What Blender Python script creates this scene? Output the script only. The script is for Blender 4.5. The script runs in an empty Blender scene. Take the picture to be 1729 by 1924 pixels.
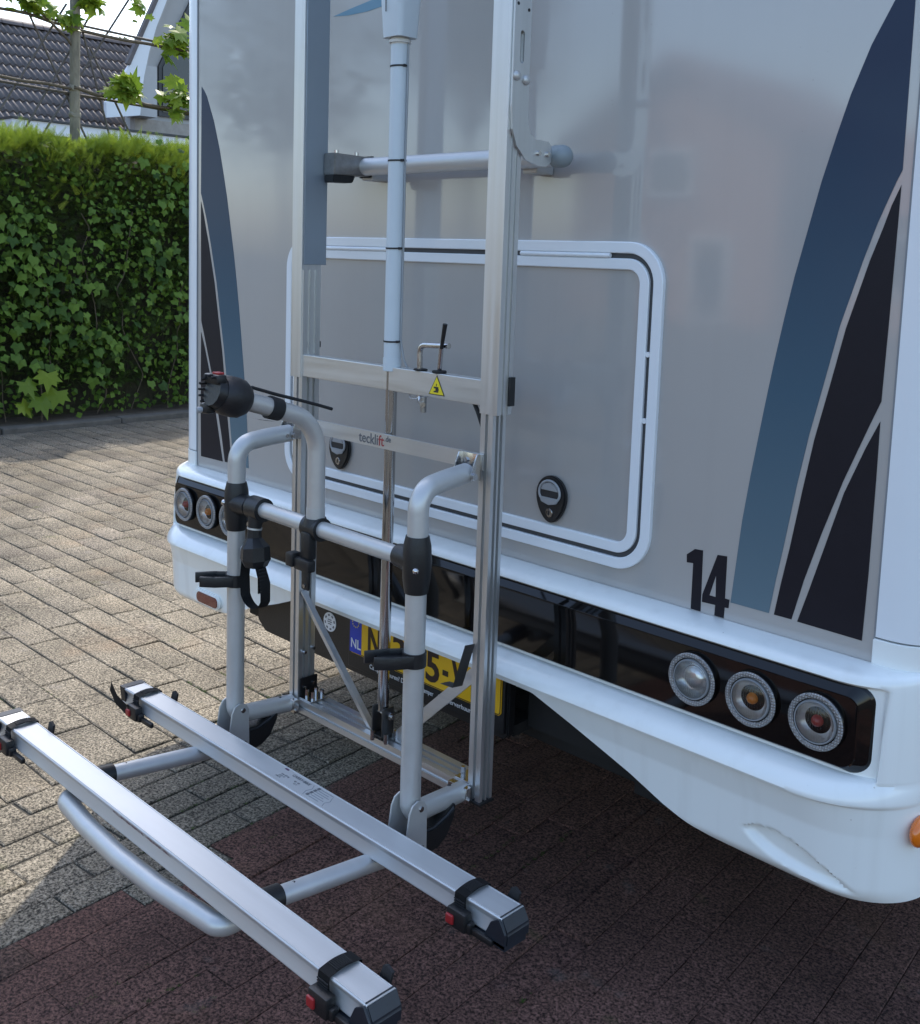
import bpy, bmesh, math, random
import numpy as np
from mathutils import Vector, Matrix

random.seed(11)
rng = np.random.default_rng(11)
scene = bpy.context.scene
COL = scene.collection

# ------------------------------------------------------------------ camera
cam_d = bpy.data.cameras.new('camera')
cam = bpy.data.objects.new('camera', cam_d)
COL.objects.link(cam)
right = Vector((0.71183241, 0.70160139, 0.03240538))
down = Vector((0.10905442, -0.06483018, -0.99191944))
fwd = Vector((-0.69383122, 0.70961436, -0.12266095))
M = Matrix((right, -down, -fwd)).transposed().to_4x4()
M.translation = Vector((1.756, -1.737, 1.46))
cam.matrix_world = M
cam_d.sensor_fit = 'HORIZONTAL'
cam_d.sensor_width = 36.0
cam_d.lens = 2011.385 / 1729.0 * 36.0
cam_d.shift_y = -229.68 / 1729.0
cam_d.clip_start = 0.02
cam_d.clip_end = 800.0
scene.camera = cam

# ------------------------------------------------------------------ sky, sun, exposure
SUN = Vector((-0.503, 0.632, 1.0)).normalized()      # direction towards the sun
elev = math.asin(SUN.z)
world = bpy.data.worlds.new('World')
scene.world = world
world.use_nodes = True
wn = world.node_tree.nodes
sky = wn.new('ShaderNodeTexSky')
sky.sky_type = 'NISHITA'
sky.sun_disc = False
sky.sun_elevation = elev
sky.sun_rotation = math.atan2(SUN.x, SUN.y)
sky.air_density = 1.1
sky.dust_density = 2.3
sky.ozone_density = 1.3
bgn = wn['Background']
bgn.inputs['Strength'].default_value = 0.15
world.node_tree.links.new(sky.outputs[0], bgn.inputs[0])
sl = bpy.data.lights.new('sun', 'SUN')
sl.energy = 2.0
sl.angle = math.radians(0.5)
sl.color = (1.0, 0.93, 0.82)
so = bpy.data.objects.new('sun', sl)
COL.objects.link(so)
so.rotation_euler = (-SUN).to_track_quat('-Z', 'Y').to_euler()
so.location = SUN * 40
scene.view_settings.view_transform = 'Standard'
scene.view_settings.look = 'None'
scene.view_settings.exposure = 1.5
scene.view_settings.gamma = 1.0
scene.view_settings.use_curve_mapping = False
scene.cycles.max_bounces = 6
scene.cycles.diffuse_bounces = 3
scene.cycles.glossy_bounces = 3
scene.cycles.transmission_bounces = 3
scene.cycles.transparent_max_bounces = 6


# ------------------------------------------------------------------ materials
def nodes_of(m):
    m.use_nodes = True
    nt = m.node_tree
    return nt, nt.nodes, nt.links


def mat(name, col, rough=0.5, metal=0.0, coat=0.0, coat_rough=0.05, var=0.0, vscale=8.0, bump=0.0, bscale=80.0,
        rvar=0.0, spec=0.5, stretch=None, trans=0.0, ior=1.5):
    m = bpy.data.materials.new(name)
    nt, N, L = nodes_of(m)
    p = N['Principled BSDF']
    p.inputs['Base Color'].default_value = (*col, 1)
    p.inputs['Roughness'].default_value = rough
    p.inputs['Metallic'].default_value = metal
    p.inputs['Coat Weight'].default_value = coat
    p.inputs['Coat Roughness'].default_value = coat_rough
    p.inputs['Specular IOR Level'].default_value = spec
    p.inputs['Transmission Weight'].default_value = trans
    p.inputs['IOR'].default_value = ior
    tc = N.new('ShaderNodeTexCoord')
    src = tc.outputs['Object']
    if stretch:
        mp = N.new('ShaderNodeMapping')
        mp.inputs['Scale'].default_value = stretch
        L.new(src, mp.inputs[0])
        src = mp.outputs[0]
    if var > 0 or rvar > 0:
        n = N.new('ShaderNodeTexNoise')
        n.inputs['Scale'].default_value = vscale
        n.inputs['Detail'].default_value = 6
        n.inputs['Roughness'].default_value = 0.65
        L.new(src, n.inputs[0])
        if var > 0:
            r = N.new('ShaderNodeMapRange')
            r.inputs[1].default_value = 0.25
            r.inputs[2].default_value = 0.75
            r.inputs[3].default_value = 1 - var
            r.inputs[4].default_value = 1 + var
            L.new(n.outputs[0], r.inputs[0])
            mx = N.new('ShaderNodeMix')
            mx.data_type = 'RGBA'
            mx.blend_type = 'MULTIPLY'
            mx.inputs[0].default_value = 1
            mx.inputs[6].default_value = (*col, 1)
            L.new(r.outputs[0], mx.inputs[7])
            L.new(mx.outputs[2], p.inputs['Base Color'])
        if rvar > 0:
            r2 = N.new('ShaderNodeMapRange')
            r2.inputs[1].default_value = 0.3
            r2.inputs[2].default_value = 0.7
            r2.inputs[3].default_value = max(0.02, rough - rvar)
            r2.inputs[4].default_value = min(1, rough + rvar)
            L.new(n.outputs[0], r2.inputs[0])
            L.new(r2.outputs[0], p.inputs['Roughness'])
    if bump > 0:
        n2 = N.new('ShaderNodeTexNoise')
        n2.inputs['Scale'].default_value = bscale
        n2.inputs['Detail'].default_value = 4
        L.new(src, n2.inputs[0])
        b = N.new('ShaderNodeBump')
        b.inputs['Strength'].default_value = bump
        b.inputs['Distance'].default_value = 0.004
        L.new(n2.outputs[0], b.inputs['Height'])
        L.new(b.outputs[0], p.inputs['Normal'])
    return m


white = mat('white_gelcoat', (0.81, 0.83, 0.80), 0.26, coat=0.4)
white_trim = mat('white_aluminium_trim', (0.76, 0.79, 0.81), 0.3, coat=0.3, var=0.02, vscale=4)
panel_mat = mat('grey_metallic_panel', (0.40, 0.385, 0.365), 0.45, metal=0.1, coat=1.0, coat_rough=0.045, var=0.02, vscale=2.5,
                bump=0.02, bscale=9)
door_mat = mat('grey_metallic_door', (0.37, 0.36, 0.345), 0.45, metal=0.1, coat=0.9, coat_rough=0.07, var=0.04, vscale=3.0,
               bump=0.02, bscale=7)
def weather(m, streak, specks, colr):
    nt, N, L = nodes_of(m)
    p = N['Principled BSDF']
    tc = N.new('ShaderNodeTexCoord')
    mp = N.new('ShaderNodeMapping')
    mp.inputs['Scale'].default_value = (26, 26, 0.7)
    L.new(tc.outputs['Object'], mp.inputs[0])
    n1 = N.new('ShaderNodeTexNoise')
    n1.inputs['Scale'].default_value = 1.0
    n1.inputs['Detail'].default_value = 5
    L.new(mp.outputs[0], n1.inputs[0])
    n2 = N.new('ShaderNodeTexVoronoi')
    n2.inputs['Scale'].default_value = 34
    L.new(tc.outputs['Object'], n2.inputs[0])
    n3 = N.new('ShaderNodeTexNoise')
    n3.inputs['Scale'].default_value = 3.0
    L.new(tc.outputs['Object'], n3.inputs[0])
    def mr_(src, a, b, lo, hi):
        r = N.new('ShaderNodeMapRange')
        for i, v in enumerate((a, b, lo, hi)):
            r.inputs[i + 1].default_value = v
        L.new(src, r.inputs[0])
        return r.outputs[0]
    st_ = mr_(n1.outputs[0], 0.52, 0.78, 0.0, streak)
    sp_ = mr_(n2.outputs['Distance'], 0.035, 0.055, 1.0, 0.0)
    gate = mr_(n3.outputs[0], 0.52, 0.62, 0.0, specks)
    ml = N.new('ShaderNodeMath')
    ml.operation = 'MULTIPLY'
    L.new(sp_, ml.inputs[0])
    L.new(gate, ml.inputs[1])
    ad = N.new('ShaderNodeMath')
    ad.operation = 'MAXIMUM'
    L.new(st_, ad.inputs[0])
    L.new(ml.outputs[0], ad.inputs[1])
    mx = N.new('ShaderNodeMix')
    mx.data_type = 'RGBA'
    L.new(ad.outputs[0], mx.inputs[0])
    bc_ = p.inputs['Base Color']
    if bc_.links:
        L.new(bc_.links[0].from_socket, mx.inputs[6])
    else:
        mx.inputs[6].default_value = bc_.default_value
    mx.inputs[7].default_value = (*colr, 1)
    L.new(mx.outputs[2], bc_)
    # dust also dulls the gloss
    r0 = p.inputs['Coat Roughness'].default_value
    cr_ = mr_(n3.outputs[0], 0.35, 0.7, r0, r0 + 0.06)
    L.new(cr_, p.inputs['Coat Roughness'])


weather(panel_mat, 0.06, 0.5, (0.27, 0.25, 0.22))
weather(door_mat, 0.08, 0.4, (0.27, 0.25, 0.22))
weather(white, 0.14, 0.55, (0.40, 0.37, 0.32))
for m_ in (panel_mat, door_mat):
    m_.node_tree.nodes['Principled BSDF'].inputs['Coat IOR'].default_value = 1.75
navy = mat('navy_decal', (0.011, 0.0095, 0.014), 0.5, spec=0.25, var=0.1, vscale=30)
black_gloss = mat('black_gloss', (0.004, 0.0035, 0.0035), 0.05, spec=0.4)
black_plastic = mat('black_plastic', (0.009, 0.0095, 0.0105), 0.42, var=0.25, vscale=30, bump=0.15, bscale=260)
black_rubber = mat('black_rubber', (0.011, 0.011, 0.012), 0.7, var=0.2, vscale=40, bump=0.1, bscale=200)
under_black = mat('underbody_black', (0.012, 0.012, 0.012), 0.8, var=0.3, vscale=6)
seam_black = mat('dark_seal', (0.02, 0.02, 0.022), 0.6)
seal_grey = mat('door_seal', (0.055, 0.058, 0.062), 0.55)
seam_grey = mat('grey_sealant', (0.22, 0.23, 0.24), 0.6)
alu = mat('brushed_aluminium', (0.64, 0.645, 0.64), 0.38, metal=0.9, var=0.08, vscale=60, rvar=0.08, stretch=(1, 1, 0.04))
alu_x = mat('brushed_aluminium_bar', (0.66, 0.665, 0.66), 0.38, metal=0.9, var=0.08, vscale=60, rvar=0.08, stretch=(0.04, 1, 1))
alu_dark = mat('shaded_slot', (0.12, 0.125, 0.13), 0.5, metal=0.8)
silver = mat('silver_paint', (0.54, 0.54, 0.525), 0.40, metal=0.5, var=0.05, vscale=25, bump=0.04, bscale=220)
silver_rail = mat('anodised_rail', (0.60, 0.605, 0.60), 0.46, metal=0.6, var=0.05, vscale=40, rvar=0.05, stretch=(0.08, 1, 1))
steel = mat('stainless_steel', (0.55, 0.54, 0.53), 0.2, metal=1.0, var=0.15, vscale=60, rvar=0.08)
act_white = mat('actuator_grey_white', (0.56, 0.62, 0.65), 0.38, var=0.03, vscale=10)
red_plastic = mat('red_buckle', (0.34, 0.02, 0.022), 0.35, var=0.1, vscale=40)
grey_plastic = mat('grey_plastic', (0.30, 0.31, 0.32), 0.4, var=0.08, vscale=40)
yellow_plate = mat('plate_yellow', (0.80, 0.46, 0.012), 0.35, var=0.05, vscale=12)
blue_plate = mat('plate_blue', (0.014, 0.045, 0.42), 0.4)
plate_ink = mat('plate_ink', (0.035, 0.015, 0.008), 0.45)
white_ink = mat('white_ink', (0.75, 0.75, 0.75), 0.5)
grey_ink = mat('grey_ink', (0.12, 0.13, 0.14), 0.5)
red_ink = mat('red_ink', (0.35, 0.05, 0.05), 0.5)
yellow_ink = mat('warning_yellow', (0.75, 0.60, 0.02), 0.45)
reflector_bowl = mat('lamp_reflector', (0.95, 0.93, 0.91), 0.2, metal=0.45, bump=0.6, bscale=55, stretch=(1, 1, 0.08))
ring_mat = mat('lamp_prism_ring', (0.30, 0.285, 0.27), 0.3, metal=0.25, coat=0.8, coat_rough=0.1)
orange_bulb = mat('orange_bulb', (0.75, 0.22, 0.01), 0.3, coat=0.6)
red_bulb = mat('red_bulb', (0.42, 0.03, 0.03), 0.3, coat=0.6)
clear_bulb = mat('clear_bulb', (0.80, 0.83, 0.85), 0.2, metal=0.7, coat=0.6, bump=0.5, bscale=40)
red_reflector = mat('red_reflector', (0.13, 0.010, 0.008), 0.25, coat=0.9, bump=0.3, bscale=200)
orange_lens = mat('orange_lens', (0.72, 0.16, 0.004), 0.2, coat=0.8)
tyre_mat = mat('tyre_rubber', (0.02, 0.02, 0.02), 0.85, bump=0.2, bscale=80)
rim_mat = mat('wheel_rim', (0.4, 0.4, 0.41), 0.4, metal=0.8)
kerb_mat = mat('kerb_concrete', (0.085, 0.08, 0.07), 0.9, var=0.35, vscale=9, bump=0.7, bscale=70)
soil_mat = mat('soil', (0.07, 0.055, 0.04), 0.95, var=0.4, vscale=14, bump=1.0, bscale=40)
tile_mat = mat('roof_tile_anthracite', (0.115, 0.10, 0.098), 0.7, var=0.2, vscale=7, bump=0.1, bscale=60)
brick_wall = mat('pale_brick', (0.34, 0.31, 0.27), 0.9, var=0.2, vscale=9)
fascia_white = mat('fascia_white', (0.72, 0.75, 0.77), 0.45, var=0.04, vscale=3)
soffit_mat = mat('soffit_grey', (0.42, 0.42, 0.41), 0.7, var=0.06, vscale=3)
window_dark = mat('window_glass', (0.01, 0.012, 0.014), 0.06, coat=0.5)
frame_dark = mat('anthracite_frame', (0.035, 0.037, 0.04), 0.4)
bark = mat('plane_bark', (0.17, 0.155, 0.115), 0.85, var=0.45, vscale=22, bump=0.8, bscale=35, stretch=(1, 1, 0.35))
twig_mat = mat('twig_bark', (0.085, 0.068, 0.045), 0.85, var=0.3, vscale=30, bump=0.5, bscale=60)
cane_mat = mat('weathered_cane', (0.085, 0.075, 0.066), 0.75, var=0.3, vscale=30)
hedge_core_mat = mat('hedge_shadow_core', (0.024, 0.025, 0.013), 0.95, var=0.5, vscale=20, bump=1, bscale=30)
house_brick = mat('red_brown_brick', (0.30, 0.17, 0.12), 0.9, var=0.2, vscale=14)
roof_red = mat('red_roof', (0.20, 0.085, 0.06), 0.8, var=0.25, vscale=5)


def glass_mat(name, tint, strength):
    m = bpy.data.materials.new(name)
    nt, N, L = nodes_of(m)
    for n in list(N):
        if n.type == 'BSDF_PRINCIPLED':
            N.remove(n)
    out = [n for n in N if n.type == 'OUTPUT_MATERIAL'][0]
    tr = N.new('ShaderNodeBsdfTransparent')
    tr.inputs[0].default_value = (*tint, 1)
    gl = N.new('ShaderNodeBsdfGlossy')
    gl.inputs['Roughness'].default_value = 0.07
    fr = N.new('ShaderNodeFresnel')
    fr.inputs[0].default_value = strength
    tc = N.new('ShaderNodeTexCoord')
    wv = N.new('ShaderNodeTexWave')
    wv.bands_direction = 'X'
    wv.inputs['Scale'].default_value = 70
    L.new(tc.outputs['Object'], wv.inputs[0])
    b = N.new('ShaderNodeBump')
    b.inputs['Strength'].default_value = 0.5
    b.inputs['Distance'].default_value = 0.002
    L.new(wv.outputs[1], b.inputs['Height'])
    L.new(b.outputs[0], gl.inputs['Normal'])
    L.new(b.outputs[0], fr.inputs['Normal'])
    mx = N.new('ShaderNodeMixShader')
    L.new(fr.outputs[0], mx.inputs[0])
    L.new(tr.outputs[0], mx.inputs[1])
    L.new(gl.outputs[0], mx.inputs[2])
    L.new(mx.outputs[0], out.inputs[0])
    return m


lens_glass = glass_mat('lamp_lens', (0.86, 0.86, 0.86), 1.6)

# the blue print runs from night blue at its upper tip to steel blue at the foot
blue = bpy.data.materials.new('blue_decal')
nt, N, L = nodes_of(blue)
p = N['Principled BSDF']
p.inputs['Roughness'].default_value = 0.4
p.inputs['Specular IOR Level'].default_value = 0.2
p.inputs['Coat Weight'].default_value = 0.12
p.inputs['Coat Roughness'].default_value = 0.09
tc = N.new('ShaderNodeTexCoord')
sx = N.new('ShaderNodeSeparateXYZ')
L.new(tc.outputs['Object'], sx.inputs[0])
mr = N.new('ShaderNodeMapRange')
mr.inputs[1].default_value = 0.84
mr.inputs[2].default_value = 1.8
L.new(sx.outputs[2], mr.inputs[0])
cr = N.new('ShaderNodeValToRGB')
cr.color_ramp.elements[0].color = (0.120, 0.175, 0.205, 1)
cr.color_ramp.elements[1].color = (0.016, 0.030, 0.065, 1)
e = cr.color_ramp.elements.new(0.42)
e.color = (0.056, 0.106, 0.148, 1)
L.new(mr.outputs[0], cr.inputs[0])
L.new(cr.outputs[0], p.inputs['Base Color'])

# prism ring gets a fine cross hatch
nt, N, L = nodes_of(ring_mat)
tc = N.new('ShaderNodeTexCoord')
w1 = N.new('ShaderNodeTexWave')
w1.bands_direction = 'X'
w1.inputs['Scale'].default_value = 62
w2 = N.new('ShaderNodeTexWave')
w2.bands_direction = 'Z'
w2.inputs['Scale'].default_value = 62
L.new(tc.outputs['Object'], w1.inputs[0])
L.new(tc.outputs['Object'], w2.inputs[0])
mm = N.new('ShaderNodeMath')
mm.operation = 'MULTIPLY'
L.new(w1.outputs[1], mm.inputs[0])
L.new(w2.outputs[1], mm.inputs[1])
b = N.new('ShaderNodeBump')
b.inputs['Strength'].default_value = 0.9
b.inputs['Distance'].default_value = 0.003
L.new(mm.outputs[0], b.inputs['Height'])
L.new(b.outputs[0], N['Principled BSDF'].inputs['Normal'])
mr = N.new('ShaderNodeMapRange')
mr.inputs[3].default_value = 0.55
mr.inputs[4].default_value = 1.25
L.new(mm.outputs[0], mr.inputs[0])
mx = N.new('ShaderNodeMix')
mx.data_type = 'RGBA'
mx.blend_type = 'MULTIPLY'
mx.inputs[0].default_value = 1
mx.inputs[6].default_value = (0.42, 0.405, 0.39, 1)
L.new(mr.outputs[0], mx.inputs[7])
L.new(mx.outputs[2], N['Principled BSDF'].inputs['Base Color'])


def leaf_material(name, dark, light, transl, rough=0.45):
    m = bpy.data.materials.new(name)
    nt, N, L = nodes_of(m)
    p = N['Principled BSDF']
    at = N.new('ShaderNodeAttribute')
    at.attribute_name = 'tint'
    oi = N.new('ShaderNodeObjectInfo')
    ad = N.new('ShaderNodeMath')
    ad.operation = 'ADD'
    L.new(at.outputs['Fac'], ad.inputs[0])
    ml = N.new('ShaderNodeMath')
    ml.operation = 'MULTIPLY_ADD'
    ml.inputs[1].default_value = 0.9
    ml.inputs[2].default_value = -0.45
    L.new(oi.outputs['Random'], ml.inputs[0])
    L.new(ml.outputs[0], ad.inputs[1])
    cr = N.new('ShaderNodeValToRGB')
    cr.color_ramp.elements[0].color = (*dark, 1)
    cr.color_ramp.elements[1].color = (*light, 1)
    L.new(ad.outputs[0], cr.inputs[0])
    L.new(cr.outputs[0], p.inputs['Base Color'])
    p.inputs['Roughness'].default_value = rough
    p.inputs['Specular IOR Level'].default_value = 0.22
    tr = N.new('ShaderNodeBsdfTranslucent')
    L.new(cr.outputs[0], tr.inputs[0])
    mx = N.new('ShaderNodeMixShader')
    mx.inputs[0].default_value = transl
    out = [n for n in N if n.type == 'OUTPUT_MATERIAL'][0]
    L.new(p.outputs[0], mx.inputs[1])
    L.new(tr.outputs[0], mx.inputs[2])
    L.new(mx.outputs[0], out.inputs[0])
    return m


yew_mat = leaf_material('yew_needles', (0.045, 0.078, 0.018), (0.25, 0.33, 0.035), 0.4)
ivy_mat = leaf_material('ivy_leaf', (0.022, 0.058, 0.010), (0.12, 0.21, 0.03), 0.3, 0.6)
plane_mat = leaf_material('plane_leaf', (0.10, 0.18, 0.02), (0.24, 0.32, 0.035), 0.45, 0.4)
tree_mat = leaf_material('far_leaf', (0.03, 0.055, 0.016), (0.08, 0.12, 0.03), 0.3)


def paver_material():
    m = bpy.data.materials.new('concrete_paver')
    nt, N, L = nodes_of(m)
    p = N['Principled BSDF']
    p.inputs['Roughness'].default_value = 0.92
    p.inputs['Specular IOR Level'].default_value = 0.25
    at = N.new('ShaderNodeAttribute')
    at.attribute_name = 'tintcol'
    ge = N.new('ShaderNodeNewGeometry')
    def noise(scale, detail, rough=0.6):
        n = N.new('ShaderNodeTexNoise')
        n.inputs['Scale'].default_value = scale
        n.inputs['Detail'].default_value = detail
        n.inputs['Roughness'].default_value = rough
        L.new(ge.outputs['Position'], n.inputs[0])
        return n
    def rng_(src, a, b, lo, hi):
        r = N.new('ShaderNodeMapRange')
        r.inputs[1].default_value = a
        r.inputs[2].default_value = b
        r.inputs[3].default_value = lo
        r.inputs[4].default_value = hi
        L.new(src, r.inputs[0])
        return r.outputs[0]
    def mul(a, b):
        mx = N.new('ShaderNodeMix')
        mx.data_type = 'RGBA'
        mx.blend_type = 'MULTIPLY'
        mx.inputs[0].default_value = 1
        L.new(a, mx.inputs[6])
        L.new(b, mx.inputs[7])
        return mx.outputs[2]
    def mixc(f, a, colr):
        mx = N.new('ShaderNodeMix')
        mx.data_type = 'RGBA'
        L.new(f, mx.inputs[0])
        L.new(a, mx.inputs[6])
        mx.inputs[7].default_value = (*colr, 1)
        return mx.outputs[2]
    fine = noise(150, 3, 0.75)
    mid = noise(55, 2, 0.6)
    patch = noise(2.2, 2, 0.6)
    patch2 = noise(5.5, 3, 0.7)
    c = mul(at.outputs['Color'], rng_(fine.outputs[0], 0.39, 0.61, 0.18, 1.82))
    c = mul(c, rng_(mid.outputs[0], 0.3, 0.7, 0.72, 1.28))
    c = mul(c, rng_(patch.outputs[0], 0.3, 0.7, 0.66, 1.3))
    # pale bloom spots and moss
    c = mixc(rng_(patch2.outputs[0], 0.62, 0.76, 0.0, 0.5), c, (0.16, 0.148, 0.138))
    moss = noise(4.1, 3, 0.75)
    c = mixc(rng_(moss.outputs[0], 0.64, 0.74, 0.0, 0.4), c, (0.07, 0.08, 0.025))
    rust = noise(1.3, 3, 0.7)
    c = mixc(rng_(rust.outputs[0], 0.58, 0.72, 0.0, 0.25), c, (0.20, 0.11, 0.055))
    L.new(c, p.inputs['Base Color'])
    b = N.new('ShaderNodeBump')
    b.inputs['Strength'].default_value = 0.9
    b.inputs['Distance'].default_value = 0.0035
    L.new(fine.outputs[0], b.inputs['Height'])
    L.new(b.outputs[0], p.inputs['Normal'])
    return m


paver_mat = paver_material()
sand_mat = mat('jointing_sand', (0.042, 0.037, 0.028), 0.95, var=0.5, vscale=25, bump=0.8, bscale=120)


# ------------------------------------------------------------------ geometry helpers
ROOTLOC = {}


def link(o, parent=None):
    COL.objects.link(o)
    if parent is not None:
        o.parent = parent
        if parent.name in ROOTLOC:
            o.matrix_parent_inverse = Matrix.Translation(-ROOTLOC[parent.name])
    return o


def thing(name, label, cat, loc=(0, 0, 0), group=None):
    o = bpy.data.objects.new(name, None)
    COL.objects.link(o)
    o.empty_display_size = 0.1
    o.location = loc
    ROOTLOC[o.name] = Vector(loc)
    o['label'] = label
    o['category'] = cat
    if group:
        o['group'] = group
    return o


def tag(o, label, cat, group=None):
    o['label'] = label
    o['category'] = cat
    if group:
        o['group'] = group
    return o


def shade(me, angle=35):
    me.polygons.foreach_set('use_smooth', [True] * len(me.polygons))
    try:
        me.set_sharp_from_angle(angle=math.radians(angle))
    except Exception:
        pass


def from_bm(name, bm, m, parent=None, smooth=True, angle=35):
    me = bpy.data.meshes.new(name)
    bm.to_mesh(me)
    bm.free()
    if m is not None:
        me.materials.append(m)
    if smooth:
        shade(me, angle)
    o = bpy.data.objects.new(name, me)
    return link(o, parent)


def bm_box(bm, c, s, bev=0.0, seg=2, rot=None):
    r = bmesh.ops.create_cube(bm, size=1.0)
    vs = r['verts']
    mt = Matrix.Diagonal((*s, 1.0))
    if rot is not None:
        mt = rot.to_4x4() @ mt
    mt = Matrix.Translation(c) @ mt
    bmesh.ops.transform(bm, matrix=mt, verts=vs)
    if bev > 0:
        es = list({e for v in vs for e in v.link_edges})
        bmesh.ops.bevel(bm, geom=es, offset=bev, segments=seg, affect='EDGES', profile=0.5)


def box(name, c, s, m, parent=None, bev=0.002, seg=2, rot=None):
    bm = bmesh.new()
    bm_box(bm, Vector(c), s, bev, seg, rot)
    return from_bm(name, bm, m, parent, angle=20)


def box2(name, a, b, m, parent=None, bev=0.002, seg=2):
    c = [(a[i] + b[i]) / 2 for i in range(3)]
    s = [abs(b[i] - a[i]) for i in range(3)]
    return box(name, c, s, m, parent, bev, seg)


def bm_cyl(bm, a, b, r, seg=20, r2=None, bev=0.0):
    a = Vector(a)
    b = Vector(b)
    d = b - a
    q = d.to_track_quat('Z', 'Y').to_matrix().to_4x4()
    res = bmesh.ops.create_cone(bm, cap_ends=True, segments=seg, radius1=r, radius2=r if r2 is None else r2, depth=d.length)
    vs = res['verts']
    bmesh.ops.transform(bm, matrix=Matrix.Translation((a + b) / 2) @ q, verts=vs)
    if bev > 0:
        es = [e for e in {e for v in vs for e in v.link_edges} if len(e.link_faces) == 2 and e.calc_face_angle() > 1.0]
        bmesh.ops.bevel(bm, geom=es, offset=bev, segments=2, affect='EDGES')


def cyl(name, a, b, r, m, parent=None, seg=20, r2=None, bev=0.0):
    bm = bmesh.new()
    bm_cyl(bm, a, b, r, seg, r2, bev)
    return from_bm(name, bm, m, parent)


def fillet(pts, rad, seg=8):
    pts = [Vector(p) for p in pts]
    out = [pts[0]]
    for i in range(1, len(pts) - 1):
        a, b, c = pts[i - 1], pts[i], pts[i + 1]
        r = rad[i - 1] if isinstance(rad, (list, tuple)) else rad
        u = (a - b).normalized()
        w = (c - b).normalized()
        ang = u.angle(w)
        if r <= 0 or ang > 3.1:
            out.append(b)
            continue
        t = min(r / math.tan(ang / 2), (a - b).length * 0.49, (c - b).length * 0.49)
        rr = t * math.tan(ang / 2)
        cen = b + (u + w).normalized() * (rr / math.sin(ang / 2))
        p0 = b + u * t
        p1 = b + w * t
        v0 = p0 - cen
        v1 = p1 - cen
        tot = v0.angle(v1)
        ax = v0.cross(v1).normalized()
        for k in range(seg + 1):
            out.append(cen + Matrix.Rotation(tot * k / seg, 3, ax) @ v0)
    out.append(pts[-1])
    return out


def bm_tube(bm, pts, r, seg=16, cap=True, radii=None):
    pts = [Vector(p) for p in pts]
    n = len(pts)
    t0 = (pts[1] - pts[0]).normalized()
    up = Vector((0, 0, 1)) if abs(t0.z) < 0.9 else Vector((1, 0, 0))
    nrm = t0.cross(up).normalized()
    rings = []
    pt = t0
    for i in range(n):
        if i == 0:
            t = t0
        elif i == n - 1:
            t = (pts[i] - pts[i - 1]).normalized()
        else:
            t = ((pts[i + 1] - pts[i]).normalized() + (pts[i] - pts[i - 1]).normalized()).normalized()
        if i > 0:
            ax = pt.cross(t)
            if ax.length > 1e-7:
                nrm = Matrix.Rotation(pt.angle(t), 3, ax.normalized()) @ nrm
        pt = t
        bn = t.cross(nrm)
        rad = r if radii is None else radii[i]
        rings.append([bm.verts.new(pts[i] + (nrm * math.cos(2 * math.pi * k / seg) + bn * math.sin(2 * math.pi * k / seg)) * rad)
                      for k in range(seg)])
    for i in range(n - 1):
        for k in range(seg):
            bm.faces.new((rings[i][k], rings[i + 1][k], rings[i + 1][(k + 1) % seg], rings[i][(k + 1) % seg]))
    if cap:
        bm.faces.new(rings[0])
        bm.faces.new(list(reversed(rings[-1])))
    bmesh.ops.recalc_face_normals(bm, faces=bm.faces[:])


def tube(name, pts, r, m, parent=None, seg=16, rad=0.0, fseg=8, radii=None):
    if rad:
        pts = fillet(pts, rad, fseg)
    bm = bmesh.new()
    bm_tube(bm, pts, r, seg, True, radii)
    return from_bm(name, bm, m, parent, angle=50)


def bm_prism(bm, poly, axis, a, b, holes=None):
    """poly: 2D points; axis: 'x','y','z' extrude direction from a to b"""
    def P(p, t):
        if axis == 'y':
            return Vector((p[0], t, p[1]))
        if axis == 'x':
            return Vector((t, p[0], p[1]))
        return Vector((p[0], p[1], t))
    loops = [poly] + (holes or [])
    va, vb = [], []
    for lp in loops:
        va.append([bm.verts.new(P(p, a)) for p in lp])
        vb.append([bm.verts.new(P(p, b)) for p in lp])
    for k, lp in enumerate(loops):
        n = len(lp)
        for i in range(n):
            bm.faces.new((va[k][i], va[k][(i + 1) % n], vb[k][(i + 1) % n], vb[k][i]))
    if not holes:
        bm.faces.new(va[0])
        bm.faces.new(list(reversed(vb[0])))
    else:
        for vv in (va, vb):
            es = []
            for lp in vv:
                for i in range(len(lp)):
                    e = bm.edges.get((lp[i], lp[(i + 1) % len(lp)]))
                    es.append(e)
            bmesh.ops.triangle_fill(bm, use_beauty=True, use_dissolve=False, edges=es)
    bmesh.ops.recalc_face_normals(bm, faces=bm.faces[:])


def prism(name, poly, axis, a, b, m, parent=None, holes=None, smooth=True, bev=0.0, angle=35):
    bm = bmesh.new()
    bm_prism(bm, poly, axis, a, b, holes)
    if bev > 0:
        es = [e for e in bm.edges if len(e.link_faces) == 2 and e.calc_face_angle() > 0.6]
        bmesh.ops.bevel(bm, geom=es, offset=bev, segments=2, affect='EDGES')
        angle = 20
    return from_bm(name, bm, m, parent, smooth, angle)


def rrect(x0, x1, z0, z1, r, seg=8):
    out = []
    for cx, cz, a0 in ((x1 - r, z1 - r, 0), (x0 + r, z1 - r, 90), (x0 + r, z0 + r, 180), (x1 - r, z0 + r, 270)):
        for k in range(seg + 1):
            a = math.radians(a0 + 90 * k / seg)
            out.append((cx + r * math.cos(a), cz + r * math.sin(a)))
    return out


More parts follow.
